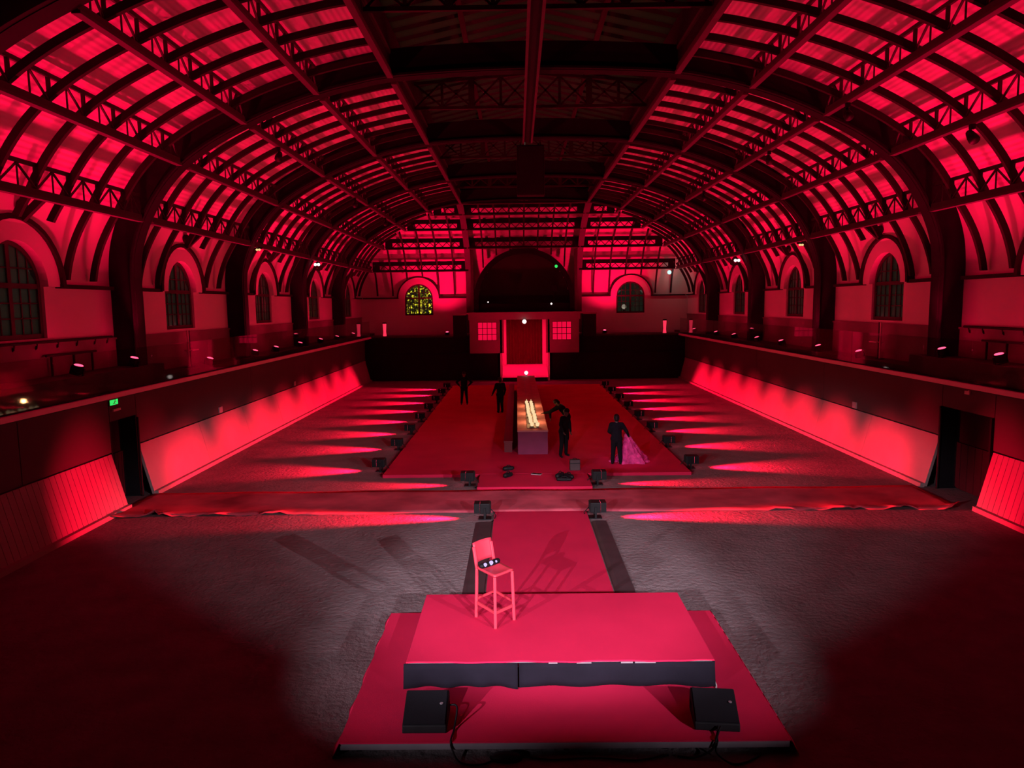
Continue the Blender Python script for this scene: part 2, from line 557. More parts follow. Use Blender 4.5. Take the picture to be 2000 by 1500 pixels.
# ------------------------------------------------------------------ windows
def make_window(name, n):
    root = empty(name)
    fr = MB()
    W, ZS, Z0 = 1.05, 5.93, 4.66
    fr.box(-W, -W+0.1, 0.02, 0.14, Z0, ZS).box(W-0.1, W, 0.02, 0.14, Z0, ZS).box(-W, W, 0.02, 0.14, Z0, Z0+0.12)
    N = 18
    for k in range(N):
        t0, t1 = PI*k/N, PI*(k+1)/N
        P = []
        for y in (0.02, 0.14):
            for (r, t) in ((W-0.1, t0), (W, t0), (W, t1), (W-0.1, t1)):
                P.append((r*math.cos(t), y, ZS+r*math.sin(t)))
        fr.hexa(P)
    fr.build('frame', M['wood_dark'], root)
    MB().box(-0.06, 0.06, 0.03, 0.13, Z0, ZS+W-0.02).build('mullion', M['wood_dark'], root)
    MB().box(-W+0.05, W-0.05, 0.03, 0.13, ZS-0.06, ZS+0.06).build('transom', M['wood_dark'], root)
    xs = [-W+0.1, -0.67, -0.365, -0.06, 0.06, 0.365, 0.67, W-0.1]
    cols = [(xs[0], xs[1]), (xs[1], xs[2]), (xs[2], xs[3]), (xs[4], xs[5]), (xs[5], xs[6]), (xs[6], xs[7])]
    rows = [Z0+0.12, Z0+0.5, Z0+0.86, ZS-0.06]
    for x in (-0.67, -0.365, 0.365, 0.67):
        h = math.sqrt((W-0.08)**2 - x*x)
        MB().box(x-0.018, x+0.018, 0.05, 0.11, Z0+0.1, ZS+h).build('muntin', M['wood_dark'], root)
    for z in (Z0+0.5, Z0+0.86, ZS+0.42):
        h = W-0.1 if z < ZS else math.sqrt((W-0.08)**2 - (z-ZS)**2)
        MB().box(-h, h, 0.05, 0.11, z-0.015, z+0.015).build('muntin', M['wood_dark'], root)
    for (a, b) in cols:
        for z0, z1 in zip(rows[:-1], rows[1:]):
            MB().box(a, b, 0.07, 0.085, z0, z1).build('pane', M['pane'], root)
        def top(x): return math.sqrt(max(0.0, (W-0.09)**2 - x*x))
        MB().prism([(a, ZS+0.06), (b, ZS+0.06), (b, ZS+max(0.07, min(0.42, top(b)))), (a, ZS+max(0.07, min(0.42, top(a))))], 0.07, 0.085).build('pane', M['pane'], root)
        if max(top(a), top(b)) > 0.45:
            poly = [(a, ZS+0.42), (b, ZS+0.42), (b, ZS+max(0.43, top(b))), ((a+b)/2, ZS+max(0.43, top((a+b)/2))), (a, ZS+max(0.43, top(a)))]
            MB().prism(poly, 0.07, 0.085).build('pane', M['pane'], root)
    return root
wproto = make_window('window_1', 1)
struct(wproto)
wspots = []
for s in (-1, 1):
    for a, b in zip(FR[1:-1], FR[2:]):
        wspots.append((s*XW, (a+b)/2, s))
    wspots.append((s*XW, 49.72, s))
wspots += [(-7.85, YE, 0), (7.95, YE, 0)]
for i, (x, y, s) in enumerate(wspots):
    o = wproto if i == 0 else copy_tree(wproto)
    o.name = 'window_%d' % (i+1)
    o.location = (x + s*0.06, y + (0.06 if s == 0 else 0), 0)
    o.rotation_euler = (0, 0, PI/2 if s < 0 else (-PI/2 if s > 0 else 0))
    struct(o)
    if s == 0:
        for ch in o.children:
            if ch.name.startswith('pane'):
                ch.material_slots[0].link = 'OBJECT'
                ch.material_slots[0].material = M['clear_pane']

# ------------------------------------------------------------------ vault skin, ribs
def grid_sheet(name, rows_pts, ys_fn, ny, parent, material, hole=None, endwall=False):
    """rows_pts: list of (x,z); ys_fn(x)->(y0,y1); builds one sheet of skin."""
    mb = MB()
    nr = len(rows_pts)
    s = ys_fn.s
    d = 0
    pl = None
    for j, (x, z) in enumerate(rows_pts):
        if pl is not None:
            d += math.hypot(x-pl[0], z-pl[1])
        pl = (x, z)
        a, b = ys_fn(x)
        for k in range(ny+1):
            y = a + (b-a)*k/ny
            mb.uv[len(mb.v)] = (y, d)
            mb.v.append((s*x, y, z) if not endwall else (y, yhip(x), z))
    for j in range(nr-1):
        for k in range(ny):
            q = (j*(ny+1)+k, j*(ny+1)+k+1, (j+1)*(ny+1)+k+1, (j+1)*(ny+1)+k)
            if hole:
                c = sum((Vector(mb.v[i]) for i in q), Vector())/4
                if hole(c):
                    continue
            mb.f.append(q)
    if mb.f:
        return mb.build(name, material, parent, smooth=True)

def dense(i0, i1, n=1):
    return [SKIN[i] for i in range(i0, i1+1)]
LEV = [I0, IDX['A'], IDX['B'], IDX['C'], IDX['D'], IE]
BAYS = list(zip(FR[:-1], FR[1:])) + [(FR[-1], YE)]
for s in (-1, 1):
    ce = struct(empty('ceiling_'+SIDE[s], (0, 0, 0)))
    for bi, (a, b) in enumerate(BAYS):
        last = (b == YE)
        c = (a+b)/2 if not last else 49.72
        def fn(x, a=a, b=b, last=last):
            return (a, max(a+0.01, min(b, yhip(x))) if last else b)
        fn.s = s
        for l in range(5):
            pts = dense(LEV[l], LEV[l+1])
            if l == 0:
                # finer rows for the window hole
                fine = []
                for p, q in zip(pts[:-1], pts[1:]):
                    for k in range(2):
                        fine.append((p[0]+(q[0]-p[0])*k/2, p[1]+(q[1]-p[1])*k/2))
                fine.append(pts[-1])
                grid_sheet('sheet', fine, fn, 60, ce, M['plaster'], hole=lambda v, c=c: (v.y-c)**2+(v.z-5.93)**2 < 1.3**2)
            else:
                grid_sheet('sheet', pts, fn, 4, ce, M['corr'])
        # ribs
        nr = 6
        for k in range(nr):
            y = a + (b-a)*(k+1)/(nr+1)
            mb = MB()
            prev = None
            for i in range(I0, IE+1):
                # distance from the inner line: on the plaster low down, free of the skin above the first purlin
                tA = min(1.0, max(0.0, (i-I0)/(IDX['A']-I0)))
                o1 = 0.52 + (0.10-0.52)*tA
                p0 = off(i, o1); p1 = off(i, o1+0.16)
                if last and y > yhip(p0[0]):
                    break
                if p1[1] < 5.97:
                    continue
                if (y-c)**2 + (p1[1]-5.93)**2 < 1.56**2:
                    continue
                cur = [(s*p0[0], y-0.05, p0[1]), (s*p0[0], y+0.05, p0[1]), (s*p1[0], y+0.05, p1[1]), (s*p1[0], y-0.05, p1[1])]
                n = len(mb.v)
                mb.v += cur
                if prev is not None:
                    for q in range(4):
                        mb.f.append((prev+q, prev+(q+1) % 4, n+(q+1) % 4, n+q))
                else:
                    mb.f.append((n, n+1, n+2, n+3))
                prev = n
            if mb.f and len(mb.v) > 8:
                mb.build('rib', M['rib'], ce)
        # short post from the window arch up to the first purlin
        i1 = IDX['A']-7
        p0 = off(i1, 0.45); p1 = off(IDX['A'], 0.2)
        if not last or True:
            MB().bar((s*p0[0], c, 7.45), (s*p1[0], c, p1[1]), 0.12, 0.16).build('rib', M['rib'], ce)
            MB().ball((s*(p0[0]-0.02), c, 7.72), 0.12, 0.14, 0.16).build('keystone', M['rib'], ce)

# far hip of the vault
cb = struct(empty('ceiling_back', (0, 0, 0)))
RA, ZA, YA = 3.5, 5.75, 51.95     # alcove arch
def fe(x):
    return (-x, x)
fe.s = 1
for l in range(5):
    pts = dense(LEV[l], LEV[l+1])
    grid_sheet('sheet', pts, fe, 90, cb, M['plaster'] if l == 0 else M['corr'],
        hole=lambda v: (abs(v.x) < 3.45 and v.z < ZA) or (v.x**2+(v.z-ZA)**2 < 3.45**2) or any((v.x-xc)**2+(v.z-5.93)**2 < 1.3**2 for xc in (-7.85, 7.95)), endwall=True)
for xr in (-10.9, -9.75, -8.6, -7.45, -6.3, -5.15, -2.95, -1.97, -0.98, 0, 0.98, 1.97, 2.95, 5.15, 6.3, 7.45, 8.6, 9.75, 10.9):
    mb = MB(); prev = None
    for i in range(I0, IE+1):
        tA = min(1.0, max(0.0, (i-I0)/(IDX['A']-I0)))
        o1 = 0.52 + (0.10-0.52)*tA
        p0 = off(i, o1); p1 = off(i, o1+0.16)
        if abs(xr) > p0[0]:
            break
        if p1[1] < 5.97 or (abs(xr) < 3.6 and xr*xr+(p1[1]-ZA)**2 < 3.75**2) or any((xr-xc)**2+(p1[1]-5.93)**2 < 1.56**2 for xc in (-7.85, 7.95)):
            continue
        cur = [(xr-0.05, yhip(p0[0]), p0[1]), (xr+0.05, yhip(p0[0]), p0[1]), (xr+0.05, yhip(p1[0]), p1[1]), (xr-0.05, yhip(p1[0]), p1[1])]
        n = len(mb.v); mb.v += cur
        if prev is not None:
            for q in range(4):
                mb.f.append((prev+q, prev+(q+1) % 4, n+(q+1) % 4, n+q))
        else:
            mb.f.append((n, n+1, n+2, n+3))
        prev = n
    if len(mb.v) > 8:
        mb.build('rib', M['rib'], cb)

# far gallery wall with two windows
wb = MB()
for (x0, x1) in ((-XW-0.35, -8.9), (-6.8, -3.6), (3.6, 6.9), (9.0, XW+0.35)):
    wb.box(x0, x1, YE, YE+0.35, 3.0, 5.93)
for (x0, x1) in ((-8.9, -6.8), (6.9, 9.0)):
    wb.box(x0, x1, YE, YE+0.35, 3.0, 4.66)
wbo = struct(wb.build('wall_gallery_back', M['plaster']))
for xc in (-7.85, 7.95):
    sur = MB(); mold = MB(); N = 20
    for (mb_, ri, ro, ya, yb) in ((sur, 1.05, 1.52, YE-0.13, YE+0.35), (mold, 1.52, 1.62, YE-0.2, YE+0.1)):
        for k in range(N):
            t0, t1 = PI*k/N, PI*(k+1)/N
            P = []
            for yy in (ya, yb):
                for (r, t) in ((ri, t0), (ro, t0), (ro, t1), (ri, t1)):
                    P.append((xc+r*math.cos(t), yy, 5.93+r*math.sin(t)))
            mb_.hexa(P)
    sur.build('window_surround', M['plaster'], wbo)
    mold.build('arch_molding', M['rib'], wbo)
lg = MB()
for (x0, x1) in ((-12.0, -9.35), (-6.35, -4.1), (4.1, 6.45), (9.45, 12.0)):
    lg.box(x0, x1, YE-0.16, YE+0.02, 5.9, 6.0)
lg.build('ledge', M['rib'], wbo)

# ------------------------------------------------------------------ main arches
def arch_mesh(s_list, ya, yb, prof_in, prof_out):
    mb = MB()
    n0 = None
    for (pi_, po_) in zip(prof_in, prof_out):
        n = len(mb.v)
        mb.v += [(pi_[0], ya, pi_[1]), (pi_[0], yb, pi_[1]), (po_[0], yb, po_[1]), (po_[0], ya, po_[1])]
        if n0 is not None:
            for q in range(4):
                mb.f.append((n0+q, n0+(q+1) % 4, n+(q+1) % 4, n+q))
        n0 = n
    mb.f.append((0, 1, 2, 3)); mb.f.append((n0, n0+1, n0+2, n0+3))
    return mb
def full(t):
    L = [(-11.5-t, 3.1)] + [(-off(i, t)[0], off(i, t)[1]) for i in range(0, len(INN))]
    R = [(-x, z) for x, z in L[:-1]][::-1]
    return L + R
arch_names = ['overhead just before the lantern begins, nearest the camera', 'second', '']
aw = arch_mesh(None, -0.11, 0.11, full(0.03), full(0.74)).mesh('arch_web', M['steel'])
af = arch_mesh(None, -0.27, 0.27, full(-0.03), full(0.03)).mesh('arch_flange', M['steel'])
ac = arch_mesh(None, -0.16, 0.16, full(-0.045), full(-0.03)).mesh('arch_cover_strip', M['steel'])
lab = {12.6: 'dark riveted steel arch nearest the camera, crossing the upper photo corners',
       20.8: 'dark steel arch landing on the pillars beside the first full side windows',
       29.05: 'dark steel arch above which the hanging black box begins, second full arch',
       37.3: 'dark steel arch behind the hanging black box, third full arch',
       45.55: 'farthest dark steel arch, framing the end wall of the hall'}
for y in FR:
    r = empty('arch_frame', (0, y, 0))
    if y > 10:
        tag(r, lab[y], 'arch', 'steel arches spanning the hall')
    else:
        struct(r)
    inst('web', aw, (0, 0, 0), 0, r)
    inst('flange', af, (0, 0, 0), 0, r)
    inst('cover_strip', ac, (0, 0, 0), 0, r)
# the two half ribs of the far hip
for s in (-1, 1):
    pin = [(YE-0.7, 3.3)] + [(yhip(off(i, 0.03)[0]), off(i, 0.03)[1]) for i in range(0, IE+1)]
    pout = [(YE, 3.3)] + [(yhip(off(i, 0.74)[0]), off(i, 0.74)[1]) for i in range(0, IE+1)]
    r = empty('hip_rib', (s*4.05, 0, 0))
    tag(r, 'dark curved steel half rib rising beside the alcove, %s of it' % SIDE[s], 'rib', 'half ribs of the end vault')
    for (nm, wd, t0, t1, m_) in (('web', 0.08, 0.03, 0.74, 'steel'), ('flange', 0.2, -0.03, 0.03, 'flange')):
        mb = MB(); n0 = None
        pts = [((YE-0.66-t0*0 if False else YE-0.7-0.0, 3.3), (YE-0.02, 3.3))]
        for i in range(0, IE+1):
            pts.append(((yhip(off(i, t0)[0]), off(i, t0)[1]), (yhip(off(i, t1)[0]), off(i, t1)[1])))
        if nm == 'flange':
            pts[0] = ((YE-0.73, 3.3), (YE-0.67, 3.3))
        for (a, b) in pts:
            n = len(mb.v)
            mb.v += [(-wd, a[0], a[1]), (wd, a[0], a[1]), (wd, b[0], b[1]), (-wd, b[0], b[1])]
            if n0 is not None:
                for q in range(4):
                    mb.f.append((n0+q, n0+(q+1) % 4, n+(q+1) % 4, n+q))
            n0 = n
        mb.build(nm, M[m_], r)

# ------------------------------------------------------------------ lattice purlins
LN = {'A': 'lowest', 'B': 'second lowest', 'C': 'middle', 'D': 'second highest', 'E': 'highest'}
for key, (xp, zp) in PUR.items():
    hgt = min(0.74, skin_z(xp) - zp - 0.04) if key != 'E' else 0.7
    for s in (-1, 1):
        r = empty('lattice_purlin', (s*xp, 0, zp))
        tag(r, '%s lattice girder running lengthwise under the %s vault' % (LN[key], SIDE[s]), 'girder', 'lengthwise lattice girders')
        yend = yhip(xp)
        for (a, b) in BAYS:
            b = min(b, yend)
            if b - a < 0.5:
                continue
            MB().box(-0.08, 0.08, a+0.28, b-(0.28 if b < yend else 0.05), -0.09, -0.03).build('bottom_flange', M['flange'], r)
            MB().box(-0.04, 0.04, a+0.28, b-(0.28 if b < yend else 0.05), -0.03, 0.12).build('bottom_chord', M['lattice'], r)
            MB().box(-0.03, 0.03, a+0.28, b-(0.28 if b < yend else 0.05), hgt-0.14, hgt-0.05).build('top_chord', M['lattice'], r)
            if key == 'E':
                continue
            mb = MB()
            L = b-a; n = max(1, round(L/1.178))
            for k in range(n):
                y0 = max(a+0.3, a+L*k/n); y1 = min(b-0.3, a+L*(k+1)/n); ym = (y0+y1)/2
                mb.bar((0, y0, 0.12), (0, y0, hgt-0.14), 0.05, 0.07, (1, 0, 0))
                mb.bar((0, y0, 0.12), (0, ym, hgt-0.14), 0.03, 0.045, (1, 0, 0))
                mb.bar((0, ym, hgt-0.14), (0, y1, 0.12), 0.03, 0.045, (1, 0, 0))
                mb.bar((0, ym, 0.12), (0, ym, hgt-0.14), 0.025, 0.03, (1, 0, 0))
            mb.build('lattice_web', M['lattice'], r)
    # across the far hip
    ye = yhip(xp)
    r = empty('lattice_purlin', (0, ye, zp))
    tag(r, '%s lattice girder running crosswise in front of the end vault' % LN[key], 'girder', 'crosswise lattice girders of the end vault')
    cuts = [-xp+0.05, -4.0, 4.0, xp-0.05] if xp > 4.2 else [-xp, xp]
    for a, b in zip(cuts[:-1], cuts[1:]):
        if key == 'A' and a < 0 < b:
            continue
        MB().box(a+0.05, b-0.05, -0.1, 0.1, -0.07, -0.03).build('bottom_flange', M['flange'], r)
        MB().box(a+0.05, b-0.05, -0.05, 0.05, -0.03, 0.10).build('bottom_chord', M['steel'], r)
        MB().box(a+0.05, b-0.05, -0.05, 0.05, 0.40, hgt-0.05).build('top_chord', M['steel'], r)
        mb = MB(); n = max(1, round((b-a)/0.58))
        for k in range(n):
            y0 = a+(b-a)*k/n; y1 = a+(b-a)*(k+1)/n; ym = (y0+y1)/2
            mb.bar((y0, 0, 0.1), (ym, 0, 0.40), 0.05, 0.05, (0, 1, 0))
            mb.bar((ym, 0, 0.40), (y1, 0, 0.1), 0.05, 0.05, (0, 1, 0))
        mb.build('lattice_web', M['lattice'], r)
        if b-a > 1.5:
            for xx in (a+0.05, b-0.55):
                MB().box(xx, xx+0.5, -0.07, 0.07, 0.0, hgt-0.1).build('gusset_plate', M['steel'], r)

# ------------------------------------------------------------------ lantern over the middle
ln = struct(empty('ceiling_lantern', (0, 0, 0)))
ZEV, ZRI = 13.15, 14.0
for s in (-1, 1):
    for a, b in zip(FR[:-1], FR[1:]):
        MB().box(min(s*3.98, s*4.06), max(s*3.98, s*4.06), a, b, 11.7, ZEV+0.15).build('side_panel', M['dark'], ln)
        n = 11
        st_ = (b-a)/n
        for k in range(n):
            y0 = a+st_*k; y1 = y0+st_*0.62; y2 = y0+st_
            for (ya, yb, dz, nm, mm) in ((y0, y1, 0.02, 'roof_pane', 'roof_pane'), (y1, y2, 0.14, 'gap_bar', 'dark')):  # slats made translucent for a faint glow; dark bars close the gaps
                MB().hexa([(s*4.0, ya, ZEV), (s*4.0, yb, ZEV), (s*0.02, yb, ZRI), (s*0.02, ya, ZRI),
                           (s*4.0, ya, ZEV+dz), (s*4.0, yb, ZEV+dz), (s*0.02, yb, ZRI+dz), (s*0.02, ya, ZRI+dz)]).build(nm, M[mm], ln)
        MB().box(min(s*1.95, s*2.1), max(s*1.95, s*2.1), a, b, ZEV+0.30, ZEV+0.42).build('rafter', M['rib'], ln)
MB().box(-4.1, 4.1, FR[-1]+0.25, FR[-1]+0.35, 12.5, ZRI+0.2).build('end_panel', M['dark'], ln)
# crosswise lattice trusses, one per bay
for a, b in zip(FR[2:-1], FR[3:]):
    y = a + (b-a)*0.55
    r = empty('lantern_truss', (0, y, 12.0))
    tag(r, {12.6: 'dark lattice truss crossing the lantern nearest the camera, lit red in parts', 20.8: 'dark lattice truss crossing the lantern behind the first full arch',
            29.05: 'dark lattice truss crossing the lantern beside the hanging black box', 37.3: 'farthest dark lattice truss crossing the lantern'}[a], 'truss', 'crosswise trusses in the lantern')
    MB().box(-3.95, 3.95, -0.05, 0.05, 0.0, 0.10).build('bottom_chord', M['rib'], r)
    for s in (-1, 1):
        MB().bar((s*3.95, 0, 0.85), (0, 0, 1.15), 0.1, 0.1).build('top_chord', M['rib'], r)
    for x in (-3.0, -2.0, -1.0, 1.0, 2.0, 3.0):
        MB().box(x-0.045, x+0.045, -0.04, 0.04, 0.05, 0.85+0.3*(1-abs(x)/3.95)).build('post', M['rib'], r)
    mb = MB()
    xs = [-3.9, -3.0, -2.0, -1.0, 0.0, 1.0, 2.0, 3.0, 3.9]
    for x0, x1 in zip(xs[:-1], xs[1:]):
        h0 = 0.83+0.3*(1-abs(x0)/3.95); h1 = 0.83+0.3*(1-abs(x1)/3.95)
        mb.bar((x0, 0, 0.08), (x1, 0, h1), 0.06, 0.06, (0, 1, 0))
        mb.bar((x0, 0, h0), (x1, 0, 0.08), 0.06, 0.06, (0, 1, 0))
    mb.build('lattice_web', M['rib'], r)
    for x in (-2.0, 2.0):
        MB().box(x-0.1, x+0.1, -0.06, 0.06, 0.05, 1.0).build('strut', M['rib'], r)
# ridge rail and the hanging box
r = empty('ridge_rail', (-0.05, 0, 11.62))
tag(r, 'dark red steel rail hanging lengthwise under the middle of the lantern', 'rail')
for s in (-1, 1):
    MB().box(s*0.16-0.035, s*0.16+0.035, 4.5, 28.7, -0.05, 0.03).build('flange', M['flange'], r)
MB().box(-0.15, 0.15, 4.5, 28.7, 0.0, 0.05).build('web', M['steel'], r)
r = empty('hanging_box', (0.08, 29.7, 9.72))
tag(r, 'tall black box hanging from the arch at the end of the ridge rail', 'box')
MB().box(-0.55, 0.55, -0.3, 0.3, 0, 1.95).build('body', M['dark'], r, bevel=0.02)
MB().box(-0.5, 0.5, -0.34, -0.3, 0.06, 1.89).build('front_panel', M['dark'], r)
for s in (-1, 1):
    MB().tube([(s*0.4, -0.1, 1.93), (s*0.4, -0.3, 2.04), (s*0.4, -0.5, 2.11)], 0.025).build('bracket', M['steel'], r)

# ------------------------------------------------------------------ near end closing wall
struct(MB().box(-13, 13, Y0-0.3, Y0, 0, 15).build('wall_front', M['panel']))

# ------------------------------------------------------------------ far end, floor level
wbk = MB()
wbk.box(-11.9, -1.75, YB, YB+0.3, 0, 3.1).box(1.75, 11.9, YB, YB+0.3, 0, 3.1)
wbo2 = struct(wbk.build('wall_back', M['dark']))
for s in (-1, 1):
    MB().box(min(s*1.75, s*11.4), max(s*1.75, s*11.4), YB-0.12, YB, 0.05, 1.95).build('panel', M['dark'], wbo2)
struct(MB().box(-11.9, -1.76, YB+0.1, YE+0.3, 3.0, 3.2).box(1.76, 11.9, YB+0.1, YE+0.3, 3.0, 3.2).build('floor_gallery_back', M['wood_dark']))
struct(MB().box(-11.0, -5.0, YB-0.06, YB+0.12, 3.1, 3.22).build('trim_3', M['wood_dark']))
struct(MB().box(5.0, 11.0, YB-0.06, YB+0.12, 3.1, 3.22).build('trim_4', M['wood_dark']))

# portal pavilion
YP = 50.5
r = empty('portal_pavilion', (0, YP, 0))
tag(r, 'red lit portal with two gridded windows and a tall doorway at the far end', 'portal')
for (x0, x1) in ((-3.88, -3.3), (-1.98, -1.48), (1.5, 1.95), (3.27, 3.82)):
    MB().box(x0, x1, 0, 0.2, 1.97, 4.4).build('wall_piece', M['facade'], r)
for (x0, x1) in ((-3.3, -1.98), (1.95, 3.27)):
    MB().box(x0, x1, 0, 0.2, 1.97, 2.88).build('wall_piece', M['facade'], r)
    MB().box(x0, x1, 0, 0.2, 4.15, 4.4).build('wall_piece', M['facade'], r)
MB().box(-3.95, 3.9, -0.05, 0.2, 4.32, 4.72).build('lintel', M['facade'], r)
MB().box(-4.08, 4.03, -0.15, 1.3, 4.72, 4.84).build('cornice', M['facade'], r)
for (x0, x1) in ((-3.88, -3.7), (3.64, 3.82)):
    MB().box(x0, x1, 0.2, 1.3, 1.97, 4.4).build('side_wall', M['facade'], r)
for (x0, x1) in ((-3.3, -1.98), (1.95, 3.27)):
    win = empty('window_grid'); win.parent = r
    fr = MB()
    for k in range(5):
        x = x0+(x1-x0)*k/4
        fr.box(x-0.02, x+0.02, 0.05, 0.12, 2.88, 4.15)
    for k in range(4):
        z = 2.88+1.27*k/3
        fr.box(x0, x1, 0.05, 0.12, z-0.02, z+0.02)
    fr.build('muntins', M['curtain'], win)
    for i in range(4):
        for k in range(3):
            MB().box(x0+(x1-x0)*i/4+0.02, x0+(x1-x0)*(i+1)/4-0.02, 0.07, 0.09, 2.9+1.27*k/3, 2.86+1.27*(k+1)/3).build('pane', M['lit_pane'], win)
for (x0, x1) in ((-5.05, -4.15), (4.12, 5.05)):
    g = MB().box(x0, x1, YP+0.2, YB+0.4, 3.1, 4.66).build('stair_enclosure', M['dark'])
    tag(g, 'black boxed enclosure beside the portal, %s of its window' % ('left' if x0 < 0 else 'right'), 'enclosure', 'black enclosures flanking the portal')
    c = MB().box(x0-0.05, x1+0.05, YP+0.1, YB+0.45, 4.66, 4.76).build('cap', M['facade'], g)
# vestibule
d = struct(empty('door_3', (0, YP, 0)))
MB().box(-1.75, -1.6, 0.0, 3.8, 0, 4.5).build('reveal', M['vest'], d)
MB().box(1.62, 1.75, 0.0, 3.8, 0, 4.5).build('reveal', M['vest'], d)
MB().box(-1.6, -1.35, 3.3, 3.4, 0.6, 4.5).build('jamb', M['vest'], d)
MB().box(1.35, 1.62, 3.3, 3.4, 0.6, 4.5).build('jamb', M['vest'], d)
MB().box(-1.75, 1.75, 0.0, 3.9, 4.4, 4.5).build('soffit', M['facade'], d)
MB().hexa([(-1.6, -0.6, 0.28), (1.62, -0.6, 0.28), (1.62, 3.6, 0.9), (-1.6, 3.6, 0.9), (-1.6, -0.6, 0.3), (1.62, -0.6, 0.3), (1.62, 3.6, 0.92), (-1.6, 3.6, 0.92)]).build('ramp', M['vest'], d)
cu = MB()
n = 48
for k in range(n):
    x0 = -1.45+2.92*k/n; x1 = -1.45+2.92*(k+1)/n
    ya = 3.42+0.05*math.sin(k*1.7); yb = 3.42+0.05*math.sin((k+1)*1.7)
    cu.quad((x0, ya, 0.93), (x1, yb, 0.93), (x1, yb, 4.4), (x0, ya, 4.4))
    cu.quad((x1, yb+0.03, 0.93), (x0, ya+0.03, 0.93), (x0, ya+0.03, 4.4), (x1, yb+0.03, 4.4))
c = cu.build('door_curtain', M['curtain'])
c.location = (0, YP, 0)
tag(c, 'dull red curtain closing the far doorway', 'curtain')
MB().box(-1.75, 1.75, 3.9, 4.0, 0, 4.5).build('back_wall', M['dark'], d)

# alcove over the portal
al = empty('alcove', (0, YA, 0))
tag(al, 'dark arched alcove above the portal, its back faintly red', 'alcove')
tun = MB(); ring = MB(); N = 32
for k in range(N):
    t0, t1 = PI*k/N, PI*(k+1)/N
    c0, s0, c1, s1 = math.cos(t0), math.sin(t0), math.cos(t1), math.sin(t1)
    tun.quad((RA*c0, 0, ZA+RA*s0), (RA*c1, 0, ZA+RA*s1), (RA*c1, 3.2, ZA+RA*s1), (RA*c0, 3.2, ZA+RA*s0))
    P = []
    for yy in (-0.12, 0.5):
        for (r_, c_, s_) in ((RA-0.22, c0, s0), (RA+0.12, c0, s0), (RA+0.12, c1, s1), (RA-0.22, c1, s1)):
            P.append((r_*c_, yy, ZA+r_*s_))
    ring.hexa(P)
for s in (-1, 1):
    tun.quad((s*RA, 0, 4.8), (s*RA, 3.2, 4.8), (s*RA, 3.2, ZA), (s*RA, 0, ZA))
    ring.box(min(s*(RA-0.22), s*(RA+0.12)), max(s*(RA-0.22), s*(RA+0.12)), -0.12, 0.5, 4.85, ZA)
tun.build('vault', M['panel'], al)
ring.build('arch_rim', M['dark'], al)
MB().box(-RA-0.1, RA+0.1, 3.2, 3.3, 4.7, 9.4).build('back', M['panel'], al)
MB().box(-RA, RA, 0, 3.2, 4.78, 4.85).build('deck', M['dark'], al)
MB().box(-RA+0.2, RA-0.2, 0.0, 0.08, 4.85, 5.45).build('parapet', M['dark'], al)
for s in (-1, 1):
    MB().box(min(s*3.62, s*3.82), max(s*3.62, s*3.82), -0.05, 0.4, 4.85, 9.3).build('side_panel', M['panel'], al)  # dark strips standing in for shaded vault sheets beside the arch

# ------------------------------------------------------------------ glass balustrades
for s in (-1, 1):
    r = empty('glass_balustrade', (s*11.1, 0, 3.19))
    tag(r, 'clear glass balustrade along the %s gallery edge' % SIDE[s], 'balustrade', 'gallery balustrades')
    y = 3.0
    me = MB().box(-0.008, 0.008, 0.015, 2.185, 0, 1.1).mesh('pane', M['glass_rail'])
    while y < 50.0:
        inst('pane', me, (0, y, 0), 0, r)
        y += 2.2
    MB().box(-0.03, 0.03, 3.0, 51.0, -0.01, 0.03).build('base_channel', M['steel'], r)
# handrails on the gallery walls, near bay
for s in (-1, 1):
    r = empty('handrail', (s*12.1, 0, 4.58))
    tag(r, 'dark handrail on brackets along the %s gallery wall' % SIDE[s], 'handrail', 'gallery handrails')
    MB().tube([(0, 12.8, 0), (0, 20.4, 0)], 0.035).build('rail', M['rib'], r)
    for y in (13.2, 14.4, 15.6, 16.4, 17.2, 18.0, 18.8, 19.6, 20.2):
        MB().tube([(0, y, 0), (s*0.03, y, -0.14), (s*0.1, y, -0.2)], 0.022, 6).build('bracket', M['rib'], r)
    for k, y in enumerate((17.6, 18.5, 19.3)):
        MB().tube([(-s*0.05, y, -0.35), (-s*0.05, y, -0.86)], 0.03).build('barrier_post', M['rib'], r)
    MB().tube([(-s*0.05, 17.4, -0.35), (-s*0.05, 19.5, -0.35)], 0.03).build('barrier_rail', M['rib'], r)

# ------------------------------------------------------------------ gallery uplights
def par_can(head_r=0.13):
    root = empty('gallery_uplight')
    MB().lathe([(head_r*0.8, -0.16), (head_r, -0.12), (head_r, 0.02), (head_r*1.06, 0.03), (head_r*1.06, 0.05), (head_r*0.9, 0.05)], (0, 0, 0), 16).build('housing', M['black'], root)
    MB().lathe([(head_r*0.86, 0.045), (head_r*0.7, 0.065), (head_r*0.3, 0.075)], (0, 0, 0), 16).build('lens', M['red_led'], root)
    y = MB()
    for s in (-1, 1):
        y.box(s*head_r*1.2-0.012, s*head_r*1.2+0.012, -0.03, 0.03, -0.2, 0.0)
    y.box(-head_r*1.2, head_r*1.2, -0.03, 0.03, -0.21, -0.19)
    y.build('yoke', M['black'], root)
    return root
UP = {-1: [(13.6, 3.94), (17.6, 3.94), (20.2, 3.94), (25.2, 3.56), (29.6, 3.56), (32.2, 3.56), (35.8, 3.56), (39.6, 3.56), (43.2, 3.56), (47.5, 3.56)],
      1: [(13.6, 3.94), (17.8, 3.94), (20.2, 3.94), (25.1, 3.56), (28.5, 3.56), (32.5, 3.56), (35.8, 3.56), (39.6, 3.56), (43.2, 3.56), (48.5, 3.56)]}
UP_W = 1750
proto = par_can()
first = True
